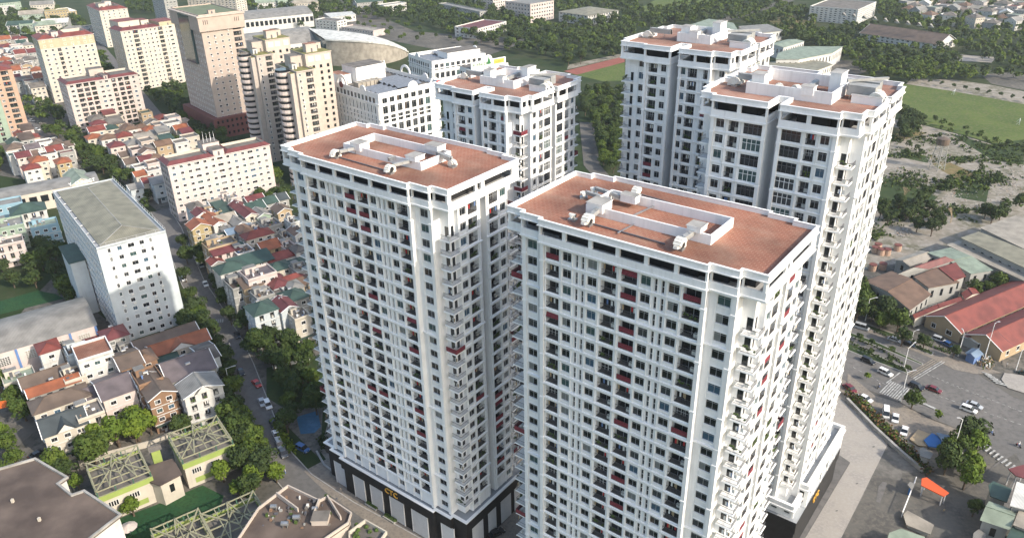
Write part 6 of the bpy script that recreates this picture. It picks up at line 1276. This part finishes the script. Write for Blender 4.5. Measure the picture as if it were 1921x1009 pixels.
def car(label, px, heading, colour, kind='sedan', group=None, z=.08):
    """heading: pixel the car points to"""
    a, b = U(*px), U(*heading); d = b-a; rz = math.atan2(d.y, d.x); t = thing({'sedan':'car','suv':'car','van':'van'}[kind], label, 'van' if kind == 'van' else 'car', (a.x,a.y,z), rz, group)
    if (colour, kind) not in CARP:
        o, L, W = car_parts('paint_'+colour, kind); CARP[(colour,kind)] = {k: v.mesh(k) for k, v in o.items()}, L, W
    ms, L, W = CARP[(colour,kind)]
    for k, me in ms.items(): put(k, me, t)
    if 'wheel' not in CARP:
        m = MB(); m.cyl((0,-.11,0),.33,.22,'tyre',12,axis='y'); CARP['wheel'] = m.mesh('wheel'); m = MB(); m.cyl((0,-.125,0),.2,.25,'steel',8,axis='y'); CARP['rim'] = m.mesh('rim'); m = MB(); m.box(-.02,.03,-.2,.2,-.08,.08,'lamp_glass'); CARP['hl'] = m.mesh('headlight'); m = MB(); m.box(-.03,.02,-.18,.18,-.08,.08,'tail_red'); CARP['tl'] = m.mesh('tail_light')
    for x in (-L/2+.85, L/2-.9):
        for y in (-W/2+.08, W/2-.08): put('rim', CARP['rim'], put('wheel', CARP['wheel'], t, (x,y,.33)))
    for y in (-W/2+.3, W/2-.3): put('headlight', CARP['hl'], t, (L/2,y,.68)); put('tail_light', CARP['tl'], t, (-L/2,y,.75))
    return t
car('white SUV driving on the boulevard carriageway beside the median', (1660,702), (1690,716), 'white','suv'); car('black SUV driving just ahead of the maroon sedan, partly behind a round tree', (1718,728),(1750,742),'black','suv'); car('maroon sedan driving behind the dark SUV on the boulevard', (1751,733),(1780,744),'maroon'); car('silver sedan driving past the white SUV at the junction', (1827,763),(1850,772),'silver'); car('white SUV driving beside the silver sedan at the junction', (1816,771),(1840,780),'white','suv')
car('silver minivan on the far service road next to the white tower edge', (1616,617),(1640,624),'silver','van'); car('silver sedan on the far service road', (1678,640),(1700,648),'silver'); car('black sedan following the silver one on the far service road', (1704,648),(1730,657),'black'); car('black SUV near the tower, left of the white SUV', (1628,680),(1650,690),'black','suv'); car('dark maroon hatchback parked by the hedge end beside the tower', (1594,731),(1604,738),'maroon'); car('white sedan with a black roof panel parked near the hedge end', (1622,750),(1634,756),'white')
car('white delivery van parked behind the hedge', (1661,778),(1661,800),'white','van'); car('white hatchback parked beside the delivery van', (1679,787),(1677,805),'white'); car('small white car parked next to the plywood boards', (1696,811),(1692,826),'white'); car('silver SUV parked in front of the long cream building', (1761,640),(1778,646),'silver','suv'); car('dark blue car parked in front of the long cream building', (1778,649),(1790,655),'blue'); car('white car parked under the tree at the corner, beside blue tarpaulins', (1800,858),(1815,862),'white'); car('blue car half hidden under the corner tree', (1809,845),(1818,852),'blue','sedan'); car('green car at the right edge by the traffic island', (1925,704),(1945,712),'green')
for i, (q, c, k, lb) in enumerate((((492,757),'silver','sedan','silver car, farthest in the row parked along the left street'),((503,762),'white','suv','white SUV parked behind the silver car on the left street'),((513,797),'black','sedan','black car parked just above the two white ones by the kerb'),((519,818),'white','sedan','white car parked between the black car and another white car'),((525,836),'silver','suv','silver SUV parked second from the lower end of the kerb row'),((532,852),'grey','sedan','grey car, lowest in the row parked along the left street'),((446,631),'black','sedan','black car parked under the street trees above the crossing'),((468,632),'grey','sedan','dark car parked at the right kerb near the crossing'),((378,500),'silver','sedan','silver car driving on the shaded part of the left street'),((386,535),'white','sedan','white car parked among trees on the left street'),((345,525),'white','sedan','white car parked beside the pale blue slab block'),((372,492),'white','van','white van on the left street near the white-pink slab'),((453,700),'black','sedan','black car driving below the crossing on the left street'))): car(lb, q, (q[0]+12, q[1]+24), c, k)
car('blue pickup parked beside the podium of the left slab tower', (568,844), (580,850), 'blue','suv'); car('dark car parked at the villa gate left of the slate-roofed villa', (72,855),(82,850),'black'); car('dark car in the alley between the two slab towers', (930,1003),(945,995),'black'); car('red car parked in the courtyard of the slab tower garden', (482,722),(490,730),'red')
for i, q in enumerate(((60,228),(72,232),(84,240),(70,245),(95,250),(58,238))): car(f'{("white","grey","dark")[i%3]} car in the yard behind the salmon block, {ORD[i]} from the front', q, (q[0]+20,q[1]+3), ('white','grey','black')[i%3])
# motorbikes with riders
def rider(label, plabel, px, heading, shirt):
    a, b = U(*px), U(*heading); d = b-a; rz = math.atan2(d.y,d.x); t = thing('motorbike', label, 'motorbike', (a.x,a.y,.1), rz)
    part(t,'body', lambda m: (m.bar((-.6,0,.7),(.35,0,.65),.25,.25,'paint_red' if shirt == 'cloth_white' else 'paint_black'), m.bar((.35,0,.6),(.62,0,1.05),.12,.2,'paint_black')))
    for x in (-.62,.62): part(t,'wheel', lambda m: m.cyl((x,-.05,.3),.3,.1,'tyre',10,axis='y'))
    part(t,'handlebar', lambda m: m.bar((.55,-.35,1.08),(.55,.35,1.08),.05,.05,'steel'))
    p = thing('person', plabel, 'person', (a.x,a.y,.1), rz); bm = MB(); rings = [(-.15,.78,.16,.2),(-.12,1.0,.14,.19),(-.06,1.25,.15,.22),(-.02,1.42,.1,.16),(0,1.5,.06,.06),(.02,1.58,.1,.09),(.02,1.7,.11,.1),(.01,1.8,.06,.06)]
    i0 = 0; n = 8; pr = None
    for (x, z, rx, ry) in rings:
        c = [(x+rx*math.cos(k*math.pi/4), ry*math.sin(k*math.pi/4), z) for k in range(n)]
        if pr: [bm.poly([pr[k],pr[(k+1)%n],c[(k+1)%n],c[k]], shirt if z < 1.5 else 'w_tan') for k in range(n)]
        pr = c
    bm.poly(pr,'w_tan')
    for sg in (-1,1): bm.bar((0,sg*.2,1.36),(.25,sg*.28,1.12),.1,.1,shirt); bm.bar((.25,sg*.28,1.12),(.52,sg*.3,1.1),.08,.08,'w_tan'); bm.bar((-.1,sg*.12,.85),(.3,sg*.17,.78),.16,.16,'cloth_blue'); bm.bar((.3,sg*.17,.78),(.2,sg*.17,.3),.12,.12,'cloth_blue')
    bm.obj('body', p); part(p,'helmet', lambda m: m.dome((.02,0,1.68),.15,'paint_white',8,3,1))
rider('motorbike crossing the junction nearest the corner pavement','rider in a pale shirt nearest the corner pavement',(1827,810),(1840,812),'cloth_white'); rider('motorbike ahead at the junction, right of the other one','rider in a blue shirt, right of the pale-shirted rider',(1859,815),(1870,820),'cloth_blue'); rider('red motorbike at the right edge of the junction','rider in a white shirt on the red motorbike',(1910,838),(1921,846),'cloth_white'); rider('motorbike waiting by the zebra crossing near the tower','rider in dark clothes waiting by the zebra crossing',(1648,728),(1655,722),'rail'); rider('motorbike riding down the left street','rider in a pale shirt on the left street',(432,652),(440,668),'cloth_white')
# ------------------------------------------------ street furniture
def lamp(label, px, h, arm=1.8, toward=(1,0)):
    a = U(*px); t = thing('street_lamp', label, 'street lamp', (a.x,a.y,0)); d = Vector(toward).normalized()
    part(t,'pole', lambda m: (m.cyl((0,0,0),.14,h,'white_trim',8,.08), m.cyl((0,0,0),.28,.5,'kerb',8))); part(t,'arm', lambda m: m.bar((0,0,h-.1),(d.x*arm,d.y*arm,h+.5),.1,.1,'white_trim')); part(t,'lamp_head', lambda m: m.bar((d.x*arm,d.y*arm,h+.5),(d.x*(arm+.9),d.y*(arm+.9),h+.6),.35,.14,'rail_light'))
lamp('white street lamp on the boulevard pavement near the round tree',(1689,754),11,1.5); lamp('street lamp with a curved arm on the boulevard median',(1695,692),8,3.5,(1,.8)); lamp('tall white lamp pole in front of the roadside thicket',(1623,602),9); lamp('utility pole beside the silver tarpaulin stall',(1797,668),9,1,(0,1)); lamp('slanting tall pole behind the corner rubbish heap',(1846,675),14,.6,(1,0)); lamp('slender lamp on the traffic island at the right',(1905,696),8,1.2); lamp('tall pale pole rising through the corner tree',(1785,858),13,.8,(-1,0)); lamp('curved street lamp beside the left street by the white gabled villa',(432,730),8,2.2,(1,.2)); lamp('lamp post beside the boulevard hedge at the pavement',(1710,640),4,.8)
part_ = thing('water_tower','lattice water tower with a dark tank on the demolition lot','water tower',(*P2(1757,318,0),0),.4)
m = MB()
for sx in (-1,1):
    for sy in (-1,1): m.bar((sx*2.6,sy*2.6,0),(sx*1.9,sy*1.9,14),.3,.3,'w_grey')
for k in range(5):
    z0, z1 = k*2.8, k*2.8+2.8; w0, w1 = 2.6-.05*z0, 2.6-.05*z1
    for (a, b) in (((-1,-1),(1,-1)),((1,-1),(1,1)),((1,1),(-1,1)),((-1,1),(-1,-1))): m.bar((a[0]*w0,a[1]*w0,z0+.1),(b[0]*w1,b[1]*w1,z1),.13,.13,'w_grey'); m.bar((a[0]*w1,a[1]*w1,z1),(b[0]*w1,b[1]*w1,z1),.14,.14,'w_grey')
m.obj('lattice', part_); part(part_,'tank', lambda m: (m.cyl((0,0,14),3.2,3.2,'r_brown',14,cap='r_flat'), m.cyl((0,0,17.2),3.3,1.0,'r_brown',14,.3)))
t = thing('gate_barrier','white arched sliding gate barrier across the plaza entrance','gate',(*P2(1702,950,0),0)); m = MB(); a0, a1 = loc(t,(1716,906),0), loc(t,(1690,972),0); n = 14
for i in range(n):
    p = Vector((*(a0+(a1-a0)*i/n),0)); q = Vector((*(a0+(a1-a0)*(i+1)/n),0)); z = Vector((0,0,2.2)); m.bar(p+z,q+z,.15,.15,'white_trim'); m.bar(p+z*.2,q+z,.1,.1,'white_trim'); m.bar(p+z,q+z*.2,.1,.1,'white_trim'); m.bar(p,p+z,.12,.12,'white_trim')
m.obj('lattice', t)
t = thing('playground_canopy','round pink playground umbrella in the kindergarten yard','umbrella',(*P2(245,1003,0),0)); part(t,'canopy', lambda m: m.cyl((0,0,2.6),2.2,.9,'w_pink',10,.2)); part(t,'pole', lambda m: m.cyl((0,0,0),.08,2.7,'steel',6))
t = thing('striped_awning','orange striped awning at the left edge','awning',(*P2(22,757,4),0),math.radians(20)); part(t,'canopy', lambda m: (m.poly([(-5,-1.4,4),(5,-1.4,4),(5,1.4,4.8),(-5,1.4,4.8)],'awn'), m.poly([(-5,-1.4,3.9),(-5,1.4,4.7),(5,1.4,4.7),(5,-1.4,3.9)],'awn'))) if mat('awn',(.75,.16,.02),.7,.1,1,stripes=(.8,.5,'X')) else None; part(t,'post', lambda m: [m.box(x-.06,x+.06,-.06,.06,0,4.3,'steel') for x in (-4.6,4.6)] and None)
t = thing('garden_umbrella','tan round umbrella beside the white gabled villa','umbrella',(*P2(414,740,0),0)); part(t,'canopy', lambda m: m.cyl((0,0,3),2.4,.8,'w_yellow',10,.2)); part(t,'pole', lambda m: m.cyl((0,0,0),.07,3.1,'steel',6))
t = thing('shop_awning','red awning by the entrance steps of the left slab tower','awning',(*P2(793,998,0),0),PSI); part(t,'canopy', lambda m: m.box(-1.2,1.2,-1,1,2.2,2.4,'paint_red')); part(t,'post', lambda m: [m.box(x-.05,x+.05,-.05,.05,0,2.2,'steel') for x in (-1,1)] and None)
for q, lb in (((699,950),'long planter of shrubs beside the slab tower entrance steps, left one'),((733,974),'long planter of shrubs beside the slab tower entrance steps, right one')):
    t = thing('planter', lb, 'planter', (*P2(*q,0),0), PSI); part(t,'box', lambda m: m.box(-2,2,-.9,.9,0,.7,'kerb')); part(t,'shrub', lambda m: [m.dome((-1.5+i*.75,0,.6),.7,'plant',6,3,.8) for i in range(5)] and None)
# heaps of rubble and red drums
rnd = random.Random(3); m = MB()
for i in range(1300):
    f = rnd.random(); q = rnd.choice([(1700,330,55,14),(1800,365,60,18),(1880,330,40,16),(1780,300,50,10),(1860,390,40,14),(1760,390,30,10),(1692,438,14,8),(1900,360,30,20)]); x, y = rnd.gauss(q[0],q[2]*.5), rnd.gauss(q[1],q[3]*.5)
    if x < 1640 or y < 262: continue
    p = U(x, y); s = rnd.uniform(.15,.6); v = Vector((rnd.uniform(-1,1),rnd.uniform(-1,1),rnd.uniform(.1,.6))).normalized(); m.bar(p, p+v*s*rnd.uniform(.8,2), s*.7, s*.4, rnd.choice(['concrete','w_beige','w_brick','r_tan','w_grey','r_tan','concrete']))
m.obj('rubble', kind='stuff', label='scattered demolition rubble on the wasteland')
for i, q in enumerate(((1641,474),(1646,468),(1652,478),(1683,470),(1663,478),(1636,507),(1655,505))):
    t = thing('red_drum', 'rust-red steel drum beside the factory yard, behind the right-hand tower', 'drum', (*P2(*q,0),0), i, 'rust-red drums beside the factory yard'); part(t,'shell', lambda m: m.cyl((0,0,0),1.5,2.6,'w_salmon',12,cap='w_maroon')); part(t,'rim', lambda m: m.cyl((0,0,2.6),1.6,.2,'w_maroon',12))
m = MB()
for i in range(260): x, y = rnd.gauss(1848,6), rnd.gauss(682,4); p = U(x,y); m.bar(p, p+Vector((rnd.uniform(-.8,.8),rnd.uniform(-.8,.8),rnd.uniform(0,1.6))), .3,.2, rnd.choice(['w_tan','cloth_white','w_brick','plant']))
m.obj('rubbish_heap', kind='stuff', label='rubbish heap on the street corner')

for q, lb in (((1790,176),'white goal frame on the far side of the green playing field'),((1912,232),'white goal frame at the right end of the green playing field')):
    t = thing('goal_frame', lb, 'goal', (*P2(*q,0),0), 1.0); part(t,'frame', lambda m: (m.bar((-3.6,0,0),(-3.6,0,2.4),.2,.2,'white_trim'), m.bar((3.6,0,0),(3.6,0,2.4),.2,.2,'white_trim'), m.bar((-3.6,0,2.4),(3.6,0,2.4),.2,.2,'white_trim'), m.bar((-3.6,0,2.4),(-3.6,1.6,0),.12,.12,'white_trim'), m.bar((3.6,0,2.4),(3.6,1.6,0),.12,.12,'white_trim')))

# people and a few more small things on the pavements
def walker(label, px, shirt, trousers, turn=0):
    p = thing('person', label, 'person', (*P2(*px,0),.12), turn); m = MB(); n = 8; pr = None
    for (x, z, rx, ry) in ((0,.85,.12,.17),(0,1.05,.13,.16),(0,1.3,.13,.21),(0,1.42,.1,.17),(0,1.5,.055,.055),(.01,1.56,.08,.075),(.01,1.66,.1,.09),(0,1.76,.05,.05)):
        c = [(x+rx*math.cos(k*math.pi/4), ry*math.sin(k*math.pi/4), z) for k in range(n)]
        if pr: [m.poly([pr[k],pr[(k+1)%n],c[(k+1)%n],c[k]], shirt if z < 1.5 else ('w_tan' if z < 1.6 else 'rail')) for k in range(n)]
        pr = c
    m.poly(pr,'rail')
    for s in (-1,1): m.cyl((.12*s,s*.09,0),.06,.88,trousers,7,.09); m.bar((0,s*.24,1.38),(.05*s,s*.28,.95),.09,.09,shirt); m.bar((.05*s,s*.28,.95),(.12*s,s*.27,.78),.06,.06,'w_tan')
    m.obj('body', p)
for i, (q, lb, a, b) in enumerate((((1819,824),'person in a red shirt standing on the corner pavement','red_plain','rail'),((1826,834),'person in a dark shirt at the kerb by the zebra crossing','rail','cloth_blue'),((1878,683),'person in dark clothes in front of the second red-roofed building','rail','rail'),((1888,688),'person in a white shirt by the shaded street corner','cloth_white','rail'),((1763,945),'person in dark clothes in the shaded lane below the orange tarpaulin','rail','cloth_blue'),((1769,963),'person in a tan shirt walking down the shaded lane','cloth_tan','rail'),((640,924),'person in dark clothes on the forecourt of the left slab tower','rail','rail'),((536,888),'person in a white shirt by the kerb of the left street','cloth_white','cloth_blue'))): walker(lb, q, a, b, i)
# overhead wires between the utility poles
m = MB()
for (a, za, b, zb) in (((1797,668),9.5,(1846,675),13),((1846,675),12.6,(1905,696),8),((1785,858),12.5,(1846,675),12)):
    A, B = Vector((*P2(*a,0),za)), Vector((*P2(*b,0),zb)); pv_ = A
    for k in range(1,9): f = k/8; P3 = A+(B-A)*f-Vector((0,0,3.0*f*(1-f))); m.bar(pv_, P3, .06,.06,'rail'); pv_ = P3
m.obj('overhead_wire', label='thin dark overhead wires between the poles at the junction corner', cat='wire')
# ------------------------------------------------ the air
hz = bpy.data.materials.new('haze'); hz.use_nodes = True; t_ = hz.node_tree; t_.nodes.clear(); MAT['haze'] = hz
pv = t_.nodes.new('ShaderNodeVolumePrincipled'); pv.inputs['Color'].default_value = (.86,.90,.95,1); pv.inputs['Density'].default_value = .0001; pv.inputs['Anisotropy'].default_value = .3
om = t_.nodes.new('ShaderNodeOutputMaterial'); t_.links.new(pv.outputs[0], om.inputs['Volume'])
m = MB(); m.box(-2600,2600,-500,4600,-1.1,160,'haze'); m.obj('haze', kind='stuff')
